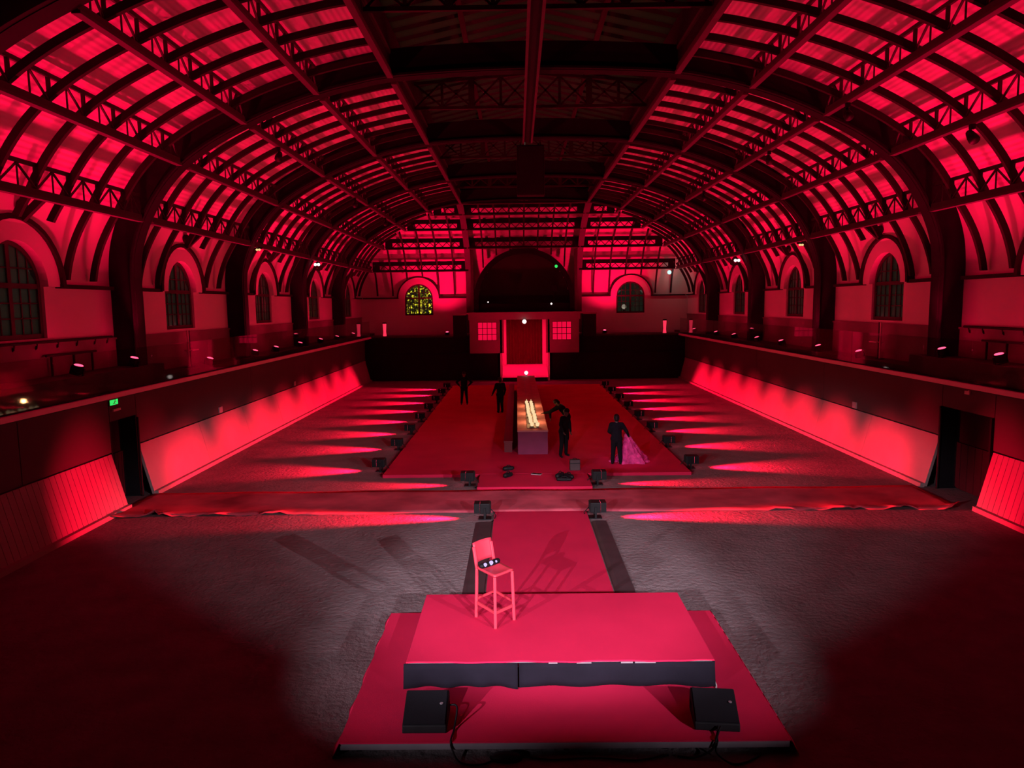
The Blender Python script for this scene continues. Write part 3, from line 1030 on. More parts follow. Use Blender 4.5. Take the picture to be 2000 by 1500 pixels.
for s in (-1, 1):
    for k, (y, z) in enumerate(UP[s]):
        if k > 0:
            o = proto if first else copy_tree(proto)
            first = False
            o.location = (s*11.40, y, z)
            o.rotation_euler = (0, -s*0.3, 0)
            tag(o, 'black uplight with glowing red lens on the %s gallery, %s from the camera' % (SIDE[s], ORD[k-1]), 'uplight', 'gallery uplights')
        spot('gallery_uplight_beam', (s*11.22, y, z+0.14), (s*(11.22-5.0), y+0.2, z+0.14+6.6), UP_W, RED, 128, 0.7, 0.12)
for k, x in enumerate((-5.6, 5.8)):
    o = copy_tree(proto)
    o.location = (x, 52.0, 3.41)
    o.rotation_euler = (0.2, 0, 0)
    tag(o, 'black uplight on the end gallery, %s of the portal' % SIDE[-1 if x < 0 else 1], 'uplight', 'gallery uplights')
    spot('gallery_uplight_beam', (x*1.0, 51.75, 3.6), (x*1.12, 51.9, 9.5), 2700, RED, 118, 1.0, 0.12)

# ------------------------------------------------------------------ catwalk, crossing, runway
def slab(name, x0, x1, y0, y1, z1, m, label, cat, bevel=0.01):
    o = MB().box(x0, x1, y0, y1, 0.0, z1).build(name, m, None, bevel=bevel)
    tag(o, label, cat)
    return o
slab('catwalk_platform', -4.8, 4.85, 21.95, 47.0, 0.10, M['carpet'], 'broad red carpeted catwalk where the people stand', 'platform')
slab('catwalk_tongue', -1.75, 1.6, 20.32, 21.94, 0.10, M['carpet'], 'narrow red carpeted tongue joining catwalk and crossing carpet', 'platform')
# crossing carpet with a rumpled near edge
mb = MB()
nx = 120; ny = 10
for j in range(ny+1):
    for i in range(nx+1):
        t = i/nx
        x = -11.1 + 21.9*t
        yn = 18.12 - 0.35*abs(t-0.5)*1.2; yf = 20.3
        v = j/ny
        y = yn + (yf-yn)*v
        z = 0.035 + 0.01*math.sin(x*1.7+v*3)
        e = max(0, 1-v*5)
        wob = (0.10*math.sin(x*5.1)+0.08*math.sin(x*9.7+1))*e*max(0, abs(x)-5)/6
        y -= wob*1.2
        z += abs(wob)*0.6 + (0.06*e if abs(x) > 6 and math.sin(x*4.3) > 0.2 else 0)
        mb.v.append((x, y, z))
for j in range(ny):
    for i in range(nx):
        a = j*(nx+1)+i
        mb.f.append((a, a+1, a+nx+2, a+nx+1))
o = mb.build('crossing_carpet', M['carpet_old'], smooth=True)
so = o.modifiers.new('solid', 'SOLIDIFY'); so.thickness = 0.03; so.offset = -1
tag(o, 'dusty red carpet strip crossing the hall from door to door', 'carpet')
slab('runway_carpet', -1.17, 1.2, 11.75, 18.05, 0.04, M['carpet'], 'red carpet runway leading from the small stage to the crossing', 'carpet', 0.005)
for (x0, x1, nm) in ((-1.62, -1.2, 'left'), (1.23, 1.62, 'right')):
    o = MB().hexa([(x0, 11.8, 0), (x1, 11.8, 0), (x1, 17.2, 0), (x0, 17.2, 0), (x0+0.1, 11.8, 0.035), (x1-0.02, 11.8, 0.035), (x1-0.02, 17.2, 0.035), (x0+0.1, 17.2, 0.035)]).build('cable_cover', M['wood_dark'])
    tag(o, 'dark rubber cable cover along the %s edge of the runway' % nm, 'cable cover', 'runway cable covers')

# ------------------------------------------------------------------ floor LED cans
def floor_can():
    root = empty('floor_led_can')
    # beam towards +x
    MB().box(-0.16, 0.10, -0.17, 0.17, 0.16, 0.42).build('housing', M['black'], root, bevel=0.02)
    hd = MB()
    for k in range(5):
        hd.box(-0.175, -0.16, -0.15+k*0.07, -0.13+k*0.07, 0.18, 0.40)
    hd.build('heat_fins', M['black'], root)
    MB().box(0.10, 0.11, -0.14, 0.14, 0.19, 0.39).build('lens', M['red_led'], root)
    hd = MB()
    for s in (-1, 1):
        hd.box(0.10, 0.24, s*0.16-0.006, s*0.16+0.006, 0.17, 0.41)
    hd.box(0.10, 0.24, -0.16, 0.16, 0.405, 0.417)
    hd.build('hood', M['black'], root)
    y = MB()
    for s in (-1, 1):
        y.box(-0.05, 0.0, s*0.19-0.01, s*0.19+0.01, 0.02, 0.32)
    y.box(-0.05, 0.0, -0.2, 0.2, 0.02, 0.04)
    y.build('yoke', M['black'], root)
    MB().box(-0.18, 0.14, -0.14, 0.14, 0.0, 0.02).build('base', M['black'], root)
    MB().tube([(-0.18, 0.05, 0.25), (-0.3, 0.08, 0.1), (-0.26, 0.2, 0.02), (-0.2, 0.35, 0.015)], 0.012, 6).build('cable', M['black'], root)
    return root
fproto = floor_can()
first = True
BY = [22.95, 26.45, 29.7, 32.9, 36.15, 39.3, 42.6, 45.7]
CAN_W = 5600
lights = []
for s in (-1, 1):
    for k, y in enumerate(BY):
        lights.append((s*5.05, y, s, 'black LED can beside the %s catwalk edge, %s from the front' % (SIDE[s], ORD[k]), 1.0))
    lights.append((-2.02 if s < 0 else 1.82, 20.95, s, 'black LED can beside the catwalk tongue, %s side' % SIDE[s], 0.5))
    lights.append((-1.42 if s < 0 else 1.4, 17.6, s, 'black LED can at the %s corner of runway and crossing carpet' % SIDE[s], 1.3))
for (x, y, s, lb, f) in lights:
    o = fproto if first else copy_tree(fproto)
    first = False
    o.location = (x, y, 0.0)
    o.rotation_euler = (0, 0, 0 if s > 0 else PI)
    tag(o, lb, 'floor light', 'LED cans on the floor')
    dx = 11.2 - abs(x)
    spot('floor_can_beam', (x+s*0.26, y, 0.36), (s*11.2, y, 0.36-0.155*dx), CAN_W*f*(dx/6.1)**1.0, RED2, 50, 0.85, 0.14, scale=(0.95 if abs(x) > 4 else 0.5, 1, 1))

# ------------------------------------------------------------------ small stage
o = empty('carpeted_platform', (0, 0, 0))
tag(o, 'low red carpeted base platform under the small stage, aluminium front edge', 'platform')
MB().box(-2.72, 2.66, 8.0, 11.62, 0.165, 0.18).build('carpet', M['carpet'], o)
MB().box(-2.70, 2.64, 8.0, 11.6, 0.09, 0.164).build('deck_frame', M['alu'], o)
for x in (-2.5, -1.2, 0.0, 1.2, 2.45):
    for y in (8.15, 11.4):
        MB().box(x-0.03, x+0.03, y-0.03, y+0.03, 0.0, 0.09).build('leg', M['black'], o)
for s, xe in ((-1, -2.72), (1, 2.66)):
    # carpet hanging over the side edges
    mb = MB(); n = 14
    for k in range(n):
        y0 = 7.97+3.65*k/n; y1 = 7.97+3.65*(k+1)/n
        w0 = 0.03+0.03*math.sin(k*1.9); w1 = 0.03+0.03*math.sin((k+1)*1.9)
        mb.quad((xe, y0, 0.18), (xe, y1, 0.18), (xe+s*(0.05+w1), y1, 0.01), (xe+s*(0.05+w0), y0, 0.01))
    f = mb.build('hanging_carpet_edge', M['carpet'], o, smooth=True)
    m_ = f.modifiers.new('solid', 'SOLIDIFY'); m_.thickness = 0.012
ST = 0.53
o = empty('small_stage', (0, 0, 0))
tag(o, 'small red topped stage with black cloth skirt carrying the stool', 'stage')
mb = MB(); n = 60
for k in range(n+1):
    x = -2.1+4.19*k/n
    wv = 0.012*math.sin(k*0.35)+0.006*math.sin(k*0.9)
    mb.v += [(x, 11.55, ST), (x, 9.27+wv, ST), (x, 9.255+wv, ST-0.015)]
for k in range(n):
    for q in range(2):
        a = k*3+q
        mb.f.append((a, a+1, a+4, a+3))
mb.build('stage_carpet', M['carpet'], o)
MB().box(-2.08, 2.07, 9.30, 11.54, ST-0.1, ST-0.003).build('deck', M['alu'], o)
for (x0, x1, ph) in ((-2.13, -0.58, 0.0), (-0.56, 2.09, 1.3)):
    mb = MB(); n = 26
    for j in range(5):
        v = j/4
        for k in range(n+1):
            t = k/n
            x = x0+(x1-x0)*t
            edge = max(0, 1-6*t, 6*t-5)
            y = 9.262-0.02*v-0.025*v*math.sin(k*0.8+ph)-0.05*v*edge
            z = (ST-0.02) - v*(ST-0.02-0.185) + (0.02*math.sin(k*0.45+ph)*v*(0.3+edge) if v > 0.7 else 0)
            mb.v.append((x, y, max(0.184, z)))
    for j in range(4):
        for k in range(n):
            a = j*(n+1)+k
            mb.f.append((a, a+1, a+n+2, a+n+1))
    f = mb.build('skirt', M['skirt'], o, smooth=True)
    m_ = f.modifiers.new('solid', 'SOLIDIFY'); m_.thickness = 0.008
for s, xe in ((-1, -2.1), (1, 2.09)):
    f = MB().box(xe-0.008, xe+0.008, 9.27, 11.54, 0.184, ST-0.02).build('side_skirt', M['skirt'], o)
MB().box(-2.1, 2.09, 11.54, 11.555, 0.184, ST-0.02).build('back_skirt', M['skirt'], o)
for (xx, w_) in ((0.32, 0.1), (0.9, 0.08), (1.15, 0.14), (-0.1, 0.06)):
    MB().box(xx-w_, xx+w_, 9.245, 9.262, ST-0.03, ST-0.012).build('edge_clip', M['alu'], o)
MB().tube([(2.08, 9.24, 0.26), (2.10, 9.2, 0.20), (2.09, 9.16, 0.19)], 0.012, 6).build('skirt_tie', M['shirt'], o)

# ------------------------------------------------------------------ stool
SX = [(-1.22, 10.67), (-0.91, 10.26), (-0.63, 10.55), (-0.94, 10.97)]   # left, front, right, back feet
st = empty('bar_stool', (-0.925, 10.61, ST))
tag(st, 'red plastic bar stool with low back standing on the small stage', 'stool')
def L(p, z): return (p[0]+0.925, p[1]-10.61, z)
def inn(p, k=0.9): return (-0.925+(p[0]+0.925)*k, 10.61+(p[1]-10.61)*k)
SZ = 0.80
for i, p in enumerate(SX):
    q = inn(p, 0.92)
    MB().bar(L(p, 0.0), L(q, SZ-0.02), 0.045, 0.045).build('leg', M['chair'], st, bevel=0.008)
for i in range(4):
    a = inn(SX[i], 0.975); b = inn(SX[(i+1) % 4], 0.975)
    if i in (1, 0):
        MB().bar(L(a, 0.24), L(b, 0.24), 0.022, 0.045).build('footrest', M['chair'], st)
    else:
        MB().bar(L(a, 0.30), L(b, 0.30), 0.02, 0.035).build('stretcher', M['chair'], st)
mb = MB()
cor = [inn(p, 0.98) for p in SX]
n = 10
for j in range(n+1):
    for i in range(n+1):
        u, v = i/n, j/n
        x = (cor[0][0]*(1-u)*(1-v)+cor[1][0]*u*(1-v)+cor[2][0]*u*v+cor[3][0]*(1-u)*v)
        y = (cor[0][1]*(1-u)*(1-v)+cor[1][1]*u*(1-v)+cor[2][1]*u*v+cor[3][1]*(1-u)*v)
        z = SZ - 0.03*math.sin(PI*u)*math.sin(PI*v)
        mb.v.append(L((x, y), z))
for j in range(n):
    for i in range(n):
        a = j*(n+1)+i
        mb.f.append((a, a+1, a+n+2, a+n+1))
f = mb.build('seat', M['chair'], st, smooth=True)
m_ = f.modifiers.new('solid', 'SOLIDIFY'); m_.thickness = 0.03; m_.offset = 0
# backrest between the left and back corners
mb = MB()
a = Vector((*inn(SX[0], 0.95),)); b = Vector((*inn(SX[3], 0.95),))
outn = ((a+b)/2 - Vector((-0.925, 10.61))).normalized()
for j in range(7):
    v = j/6
    for i in range(9):
        u = i/8
        p = a.lerp(b, u) + outn*(0.02+0.07*v+0.03*math.sin(PI*u))
        mb.v.append(L((p.x, p.y), SZ+0.06+(0.30)*v))
for j in range(6):
    for i in range(8):
        q = j*9+i
        mb.f.append((q, q+1, q+10, q+9))
f = mb.build('backrest', M['chair'], st, smooth=True)
m_ = f.modifiers.new('solid', 'SOLIDIFY'); m_.thickness = 0.02; m_.offset = 0
for p in (SX[0], SX[3]):
    q = inn(p, 0.92); pq = Vector(q)+outn*0.085
    MB().bar(L(q, SZ-0.03), L((pq.x, pq.y), SZ+0.30), 0.045, 0.035).build('back_post', M['chair'], st, bevel=0.008)
# handheld light on the seat
g = empty('clip_light', (-1.0, 10.72, ST+SZ-0.005))
g.rotation_euler = (0, 0, 0.75)
tag(g, 'small dark device with glowing violet white lamps lying on the stool seat', 'device')
MB().capsule((-0.16, 0.0, 0.045), (0.16, 0.0, 0.045), 0.045, 0.045, 12).build('body', M['black'], g, smooth=True)
for x, rr in ((-0.12, 0.036), (0.0, 0.042), (0.10, 0.022)):
    MB().ball((x, -0.03, 0.06), rr, 0.025, rr*0.85).build('lamp', M['violet_lamp'], g, smooth=True)

# ------------------------------------------------------------------ stage monitors
def monitor(loc, rz, label, flip):
    r = empty('stage_monitor', loc, rz)
    tag(r, label, 'speaker', 'wedge monitors')
    w = 0.27
    prof = [(0.26, 0.0), (0.26, 0.25), (0.20, 0.31), (-0.22, 0.09), (-0.24, 0.0)]
    mb = MB()
    k = len(prof)
    mb.v += [(-w, y, z) for y, z in prof] + [(w, y, z) for y, z in prof]
    mb.f.append(tuple(range(k))); mb.f.append(tuple(range(k, 2*k))[::-1])
    for i in range(k):
        j = (i+1) % k
        mb.f.append((i, k+i, k+j, j))
    mb.build('cabinet', M['black'], r, bevel=0.012)
    # grille on the slope facing the camera side
    a = Vector((0, 0.19, 0.307)); b = Vector((0, -0.21, 0.098))
    nrm = Vector((0, -(0.307-0.098), 0.4)).normalized()*0.012
    MB().hexa([(-w+0.02, a.y, a.z), (w-0.02, a.y, a.z), (w-0.02, b.y, b.z), (-w+0.02, b.y, b.z)] + [(x, (p+nrm).y, (p+nrm).z) for x, p in ((-w+0.02, a), (w-0.02, a), (w-0.02, b), (-w+0.02, b))]).build('grille', M['grille'], r)
    c = a.lerp(b, 0.42)+nrm*1.2
    MB().lathe([(0.022, -0.004), (0.022, 0.004)], (w-0.08, c.y, c.z+0.008), 12).build('badge', M['alu'], r)
    for s in (-1, 1):
        MB().box(s*w-0.006, s*w+0.006, 0.08, 0.2, 0.1, 0.16).build('handle', M['grille'], r)
    return r
monitor((-1.72, 8.42, 0.18), 0.0, 'black wedge stage monitor at the left front of the red base', 1)
monitor((1.86, 8.42, 0.18), -0.10, 'black wedge stage monitor at the right front of the red base', 1)
def cable(name, pts, rad, label):
    P = [Vector(p) for p in pts]
    out = []
    for i in range(len(P)-1):
        p0 = P[max(i-1, 0)]; p1 = P[i]; p2 = P[i+1]; p3 = P[min(i+2, len(P)-1)]
        for k in range(6):
            t = k/6
            q = 0.5*((2*p1) + (p2-p0)*t + (2*p0-5*p1+4*p2-p3)*t*t + (3*p1-p0-3*p2+p3)*t*t*t)
            q.z = max(q.z, rad+0.002)
            out.append(q)
    out.append(P[-1])
    return tag(MB().tube(out, rad, 6).build(name, M['black'], None, smooth=True), label, 'cable')
cable('speaker_cable', [(-1.43, 8.5, 0.36), (-1.34, 8.45, 0.36), (-1.36, 8.25, 0.2), (-1.38, 8.02, 0.2), (-1.36, 7.97, 0.1), (-1.25, 7.85, 0.02), (-1.0, 7.82, 0.02), (-0.8, 7.95, 0.02)], 0.012, 'black cable looping off the left wedge monitor over the front edge')
cable('speaker_cable', [(1.84, 8.17, 0.25), (1.80, 8.08, 0.2), (1.76, 7.98, 0.2), (1.70, 7.96, 0.08), (1.5, 7.92, 0.02), (1.3, 7.95, 0.02)], 0.012, 'black cable running left from the right wedge monitor')
cable('speaker_cable', [(1.87, 8.17, 0.25), (1.80, 8.06, 0.2), (1.78, 7.98, 0.18), (1.76, 7.95, 0.06), (1.9, 7.8, 0.02), (2.1, 7.84, 0.02), (2.3, 7.98, 0.02)], 0.012, 'black cable running right from the right wedge monitor')
cable('speaker_cable', [(-0.6, 7.99, 0.02), (-0.2, 7.9, 0.02), (0.3, 7.93, 0.02), (0.8, 7.88, 0.02), (1.2, 7.97, 0.02)], 0.010, 'thin black cable lying on the sand along the base front edge')
b = MB().ball((-0.72, 7.93, 0.03), 0.2, 0.08, 0.07).build('cable_bag', M['black'], smooth=True)
tag(b, 'black bundle lying under the front edge of the red base', 'bundle')

# ------------------------------------------------------------------ long table with candles
t = empty('long_table', (0, 0, 0.1))
tag(t, 'long table with glossy purple front panel running to the far doorway', 'table')
MB().box(-0.57, 0.52, 24.85, 44.5, 0.80, 0.85).build('table_top', M['cloth_table'], t, bevel=0.01)
MB().box(-0.55, 0.50, 24.86, 24.89, 0.0, 0.80).build('front_panel', M['acrylic'], t)
for x in (-0.55, 0.47):
    MB().box(x, x+0.03, 24.9, 44.48, 0.0, 0.80).build('side_panel', M['bench'], t)
MB().box(-0.55, 0.5, 44.45, 44.48, 0.0, 0.80).build('back_panel', M['bench'], t)
for x in (-0.14, 0.16):
    MB().box(x-0.005, x+0.005, 31.8, 44.4, 0.85, 0.856).build('inlay', M['acrylic'], t)
b = empty('side_bench', (-0.9, 0, 0.1))
tag(b, 'low dark red lacquered bench along the left side of the long table', 'bench')
MB().box(-0.16, 0.16, 25.2, 44.0, 0.36, 0.42).build('seat', M['bench'], b)
MB().box(-0.14, 0.14, 25.25, 43.95, 0.0, 0.36).build('plinth', M['bench'], b)
tr = empty('candle_tray', (0.0, 0, 0.95))
tag(tr, 'narrow dark tray under the two rows of candles on the long table', 'tray')
MB().box(-0.22, 0.20, 25.3, 32.0, 0.0, 0.02).build('tray_plate', M['wood_dark'], tr)
cproto = empty('candle')
MB().lathe([(0.045, 0.0), (0.065, 0.04), (0.07, 0.1), (0.065, 0.13), (0.05, 0.13)], (0, 0, 0), 12).build('glass', M['candle'], cproto, smooth=True)
MB().lathe([(0.012, 0.14), (0.02, 0.17), (0.004, 0.21)], (0, 0, 0), 8).build('flame', M['candle'], cproto)
first = True
rows_c = 9
for k in range(rows_c):
    for s in (-1, 1):
        o = cproto if first else copy_tree(cproto)
        first = False
        y = 25.7 + 0.73*k + random.uniform(-0.06, 0.06)
        x = (-0.02 if k else 0.02) + s*(0.095) + random.uniform(-0.015, 0.015) - 0.01*k + 0.05
        o.location = (x, y, 0.97)
        o.rotation_euler = (0, 0, random.uniform(0, 6))
        tag(o, 'glowing round candle in the %s row on the long table, %s from the front' % ('left' if s < 0 else 'right', ORD[k]), 'candle', 'candles on the long table')
for y in (26.6, 28.8, 31.0):
    l = bpy.data.lights.new('candle_glow', 'POINT')
    l.energy = 30; l.color = (1.0, 0.50, 0.20); l.shadow_soft_size = 0.09
    o = bpy.data.objects.new('candle_glow', l); col.objects.link(o); o.location = (0.0, y, 1.42)
s_ = empty('table_end_lamp', (0.0, 44.3, 0.95))
tag(s_, 'small bright warm globe lamp at the far end of the long table', 'lamp')
MB().lathe([(0.09, 0.0), (0.09, 0.02), (0.02, 0.04), (0.02, 0.10)], (0, 0, 0), 12).build('base', M['alu'], s_)
MB().ball((0, 0, 0.2), 0.12, 0.12, 0.12).build('globe', M['white_lamp'], s_, smooth=True)

# ------------------------------------------------------------------ people
def remesh(o, v=0.02, sm=4):
    m_ = o.modifiers.new('join', 'REMESH')
    m_.mode = 'VOXEL'
    m_.voxel_size = v
    m_.use_smooth_shade = True
    s_ = o.modifiers.new('smooth', 'SMOOTH')
    s_.iterations = sm
    s_.factor = 0.5

def person(label, loc, rz, J, shirt=False, hat=False):
    """J: joints in local coordinates, the person faces +y."""
    V = {k: Vector(v) for k, v in J.items()}
    r = empty('person', loc, rz)
    tag(r, label, 'person', 'people at work on the catwalk')
    tor_up = (V['neck']-V['pelvis']).normalized()
    side = (V['shR']-V['shL']).normalized()
    front = tor_up.cross(side)*-1
    hd = V['head']
    hup = (V['head']-V['neck']).normalized()
    hf = Vector(J.get('look', (0, 1, 0))).normalized()
    body = MB()
    # head, face, neck
    body.capsule(hd-hup*0.05+hf*0.01, hd+hup*0.045, 0.076, 0.086, 14)
    body.capsule(hd-hup*0.09+hf*0.045, hd-hup*0.075+hf*0.05, 0.045, 0.045, 10)
    body.capsule(hd+hf*0.085-hup*0.005, hd+hf*0.105-hup*0.03, 0.012, 0.018, 8)
    hs = hf.cross(hup).normalized()
    for s in (-1, 1):
        body.capsule(hd+hs*s*0.088, hd+hs*s*0.09-hup*0.03, 0.018, 0.014, 8)
    body.capsule(V['neck']-tor_up*0.04, hd-hup*0.08, 0.06, 0.055)
    # torso
    body.capsule(V['pelvis'], V['chest'], 0.125, 0.13, 12, 0.75, side)
    body.capsule(V['shL'].lerp(V['chest'], 0.2), V['shR'].lerp(V['chest'], 0.2), 0.07, 0.07)
    body.capsule(V['chest'], V['neck'], 0.12, 0.055)
    for e in 'LR':
        body.capsule(V['sh'+e], V['el'+e], 0.052, 0.042)
        body.capsule(V['el'+e], V['ha'+e], 0.042, 0.028)
        d = (V['ha'+e]-V['el'+e]).normalized()
        sd = d.cross(front if abs(d.dot(front)) < 0.9 else side).normalized()
        fn_ = sd.cross(d).normalized()
        palm = V['ha'+e]+d*0.05
        body.capsule(V['ha'+e], palm, 0.027, 0.036, 10, 0.6, sd)
        for k in range(4):
            b0 = palm + sd*(-0.03+0.02*k)+d*0.01
            ln_ = (0.055, 0.068, 0.062, 0.045)[k]
            b1 = b0 + d*ln_*0.55 - fn_*0.008
            b2 = b1 + d*ln_*0.5 - fn_*0.025
            body.capsule(b0, b1, 0.0105, 0.010, 6)
            body.capsule(b1, b2, 0.010, 0.0085, 6)
        tb = V['ha'+e]+d*0.02 - sd*0.03
        body.capsule(tb, tb+d*0.035-sd*0.03, 0.012, 0.010, 6)
        body.capsule(tb+d*0.035-sd*0.03, tb+d*0.062-sd*0.035, 0.010, 0.009, 6)
    for e in 'LR':
        body.capsule(V['hip'+e], V['kn'+e], 0.078, 0.055)
        body.capsule(V['kn'+e], V['an'+e], 0.054, 0.038)
    b = body.build('body', M['skin'], r)
    remesh(b, 0.012, 3)
    # clothing
    jk = MB()
    jk.capsule(V['pelvis']-tor_up*0.06, V['chest'], 0.175, 0.175, 14, 0.72, side)
    jk.capsule(V['shL'].lerp(V['chest'], 0.1), V['shR'].lerp(V['chest'], 0.1), 0.085, 0.085)
    jk.capsule(V['chest'], V['neck']-tor_up*0.05, 0.15, 0.08)
    for e in 'LR':
        jk.capsule(V['sh'+e], V['el'+e], 0.074, 0.062)
        jk.capsule(V['el'+e], V['ha'+e]-(V['ha'+e]-V['el'+e])*0.06, 0.060, 0.045)
    j = jk.build('jacket', M['suit'], r)
    remesh(j, 0.02, 5)
    tz = MB()
    tz.capsule(V['hipL'], V['hipR'], 0.12, 0.12)
    tz.capsule(V['pelvis']-tor_up*0.02, V['pelvis']-tor_up*0.1, 0.15, 0.14, 12, 0.8, side)
    for e in 'LR':
        tz.capsule(V['hip'+e], V['kn'+e], 0.105, 0.08)
        tz.capsule(V['kn'+e], V['an'+e], 0.078, 0.062)
    q = tz.build('trousers', M['suit'], r)
    remesh(q, 0.02, 4)
    for e in 'LR':
        a = V['an'+e]
        t_ = Vector(J.get('toe'+e, (0, 1, 0))).normalized()
        sh = MB()
        sh.capsule((a.x, a.y, 0.045), (a.x+t_.x*0.16, a.y+t_.y*0.16, 0.035), 0.045, 0.035, 10)
        sh.capsule((a.x, a.y, 0.09), (a.x, a.y, 0.045), 0.045, 0.045, 10)
        so_ = sh.build('shoe', M['black'], r, smooth=True)
    hr = MB()
    hr.capsule(hd+hup*0.035-hf*0.025, hd+hup*0.055-hf*0.005, 0.095, 0.094, 14)
    hr.capsule(hd-hup*0.03-hf*0.045, hd+hup*0.03-hf*0.035, 0.07, 0.085, 12)
    h = hr.build('hair', M['hair'], r, smooth=True)
    if shirt:
        f0 = V['neck']+front*0.075-tor_up*0.03
        f1 = V['chest']+front*0.128
        MB().capsule(f0, f1, 0.035, 0.02, 8).build('shirt_front', M['shirt'], r, smooth=True)
    return r

def stand(h=1.75, lean=0.0, twist=0.0, armL=None, armR=None, spread=0.1, look=(0, 1, 0), headf=0.03):
    k = h/1.75
    c, s = math.cos(lean), math.sin(lean)
    def up(z, x=0, f=0):     # torso point, rotated about the pelvis
        dz = z-0.95
        return (x*k, (dz*s + f*c)*k, (0.95+dz*c-f*s)*k)
    J = dict(pelvis=up(0.98), chest=up(1.27), neck=up(1.45), head=up(1.60, 0, headf),
             shL=up(1.40, -0.18), shR=up(1.40, 0.18),
             elL=up(1.12, -0.25, -0.02), elR=up(1.12, 0.25, -0.02), haL=up(0.87, -0.27, 0.06), haR=up(0.87, 0.27, 0.06),
             hipL=(-0.09*k, 0, 0.9*k), hipR=(0.09*k, 0, 0.9*k), knL=(-(0.05+spread*0.6)*k, 0.03, 0.5*k), knR=((0.05+spread*0.6)*k, 0.03, 0.5*k),
             anL=(-(0.04+spread)*k, 0, 0.09), anR=((0.04+spread)*k, 0, 0.09), look=look)
    if armL: J['elL'], J['haL'] = armL
    if armR: J['elR'], J['haR'] = armR
    return J
PZ = 0.10
# man far left, hands on hips
person('dark dressed person standing alone on the left of the catwalk, elbows out', (-3.39, 37.9, PZ), PI,
       stand(1.78, 0, armL=((-0.40, -0.05, 1.18), (-0.24, 0.10, 1.02)), armR=((0.40, -0.05, 1.18), (0.24, 0.10, 1.02)), spread=0.11))
# man left of the table
person('dark dressed person left of the long table, arms down', (-1.40, 34.8, PZ), 0.35,
       stand(1.76, 0, armL=((-0.29, 0.0, 1.14), (-0.36, 0.1, 0.92)), armR=((0.27, 0.02, 1.12), (0.25, 0.12, 0.9)), spread=0.06))
# person bending over the candles: stands right of the table, facing it (-x)
J = stand(1.76, 0.62, armL=((-0.24, 0.72, 1.14), (-0.20, 0.95, 1.10)), armR=((0.22, 0.62, 1.08), (0.14, 0.62, 0.84)), spread=0.12, look=(0.1, 0.85, -0.5))
person('dark dressed person bending over the candles, arm stretched across the table', (1.36, 27.6, PZ), PI/2+0.15, J, shirt=True)
# person in front of them, turned to the right, looking down
J = stand(1.72, 0.18, armL=((-0.22, 0.12, 1.12), (-0.16, 0.2, 0.86)), armR=((0.30, 0.10, 1.14), (0.37, 0.28, 0.92)), spread=0.13, look=(0.3, 1, -0.3))
J['toeL'] = (0.4, 1, 0); J['toeR'] = (0.6, 0.8, 0)
person('dark suited person with white shirt in front of the bending one, looking down', (1.02, 24.5, PZ), -2.25, J, shirt=True)
# person with the tulle heap, seen from behind
person('dark dressed person seen from behind, holding the heap of pink tulle', (2.68, 23.15, PZ), -0.1,
       stand(1.66, 0.05, armL=((-0.24, 0.06, 1.08), (-0.12, 0.24, 0.95)), armR=((0.33, 0.06, 1.08), (0.40, 0.26, 0.90)), spread=0.10))

# pink tulle heap
mb = MB()
n, m_ = 44, 18
for j in range(m_+1):
    v = j/m_
    for k in range(n):
        t = 2*PI*k/n
        rad = (0.06 + 0.5*(1-v)**1.25)*(1+0.16*math.sin(5*t+3*v)+0.10*math.sin(11*t-5*v)+random.uniform(-0.06, 0.06))
        x = rad*math.cos(t)*0.95 - 0.16*v
        y = rad*math.sin(t)*0.75
        z = 0.005 + 0.95*v**0.9 + (0.03*random.random() if 0 < j < m_ else 0)
        mb.v.append((x, y, z))
for j in range(m_):
    for k in range(n):
        k2 = (k+1) % n
        mb.f.append((j*n+k, j*n+k2, (j+1)*n+k2, (j+1)*n+k))
mb.f.append(tuple(m_*n+k for k in range(n)))
hp = mb.build('tulle_heap', M['tulle'], smooth=True)
hp.location = (3.22, 23.5, PZ)
tag(hp, 'crumpled heap of pink tulle beside the person at the front right of the catwalk', 'fabric')
hp2 = MB()
for (x, y, a) in ((-0.6, -0.05, 0.13), (0.42, -0.12, 0.15), (0.3, 0.2, 0.15), (-0.2, -0.2, 0.15)):
    hp2.ball((x, y, 0.04), a*1.3, a, 0.06 if a < 0.18 else 0.09)
f = hp2.build('loose_fold', M['tulle'], hp, smooth=True)
spot('tulle_spot', (2.3, 19.5, 4.6), (3.0, 23.4, 0.4), 260, (0.95, 0.25, 0.85), 24, 0.9, 0.05)  # pink violet spot aimed at the heap, no fixture built

# ------------------------------------------------------------------ gear on the tongue
def gear_bag(loc, sx, sy, sz, rz, label):
    r = empty('gear_bag', loc, rz)
    tag(r, label, 'bag', 'gear lying on the catwalk tongue')
    MB().capsule((-sx, 0, sz*0.9), (sx, 0, sz), sz, sz*0.85, 10, 0.9).build('body', M['black'], r, smooth=True)
    MB().tube([(-sx*0.7, 0, sz*1.6), (-sx*0.3, 0, sz*2.3), (sx*0.3, 0, sz*2.3), (sx*0.7, 0, sz*1.6)], 0.015, 6).build('strap', M['black'], r)
    MB().box(-sx*0.5, sx*0.5, -sz*0.95, -sz*0.6, sz*0.4, sz*1.1).build('pocket', M['grille'], r)
gear_bag((-0.86, 22.4, PZ), 0.12, 0.1, 0.075, 0.2, 'small black bag on the red carpet, the farther of the pair at left')
gear_bag((-0.86, 21.5, PZ), 0.11, 0.1, 0.08, 0.7, 'small black bag on the red carpet, the nearer of the pair at left')
gear_bag((0.72, 21.35, PZ), 0.12, 0.1, 0.09, 0.9, 'black bag heap left of the dark box on the tongue, rear one')
gear_bag((0.98, 21.2, PZ), 0.12, 0.1, 0.09, -0.9, 'black bag leaning to the right in front of the dark box')
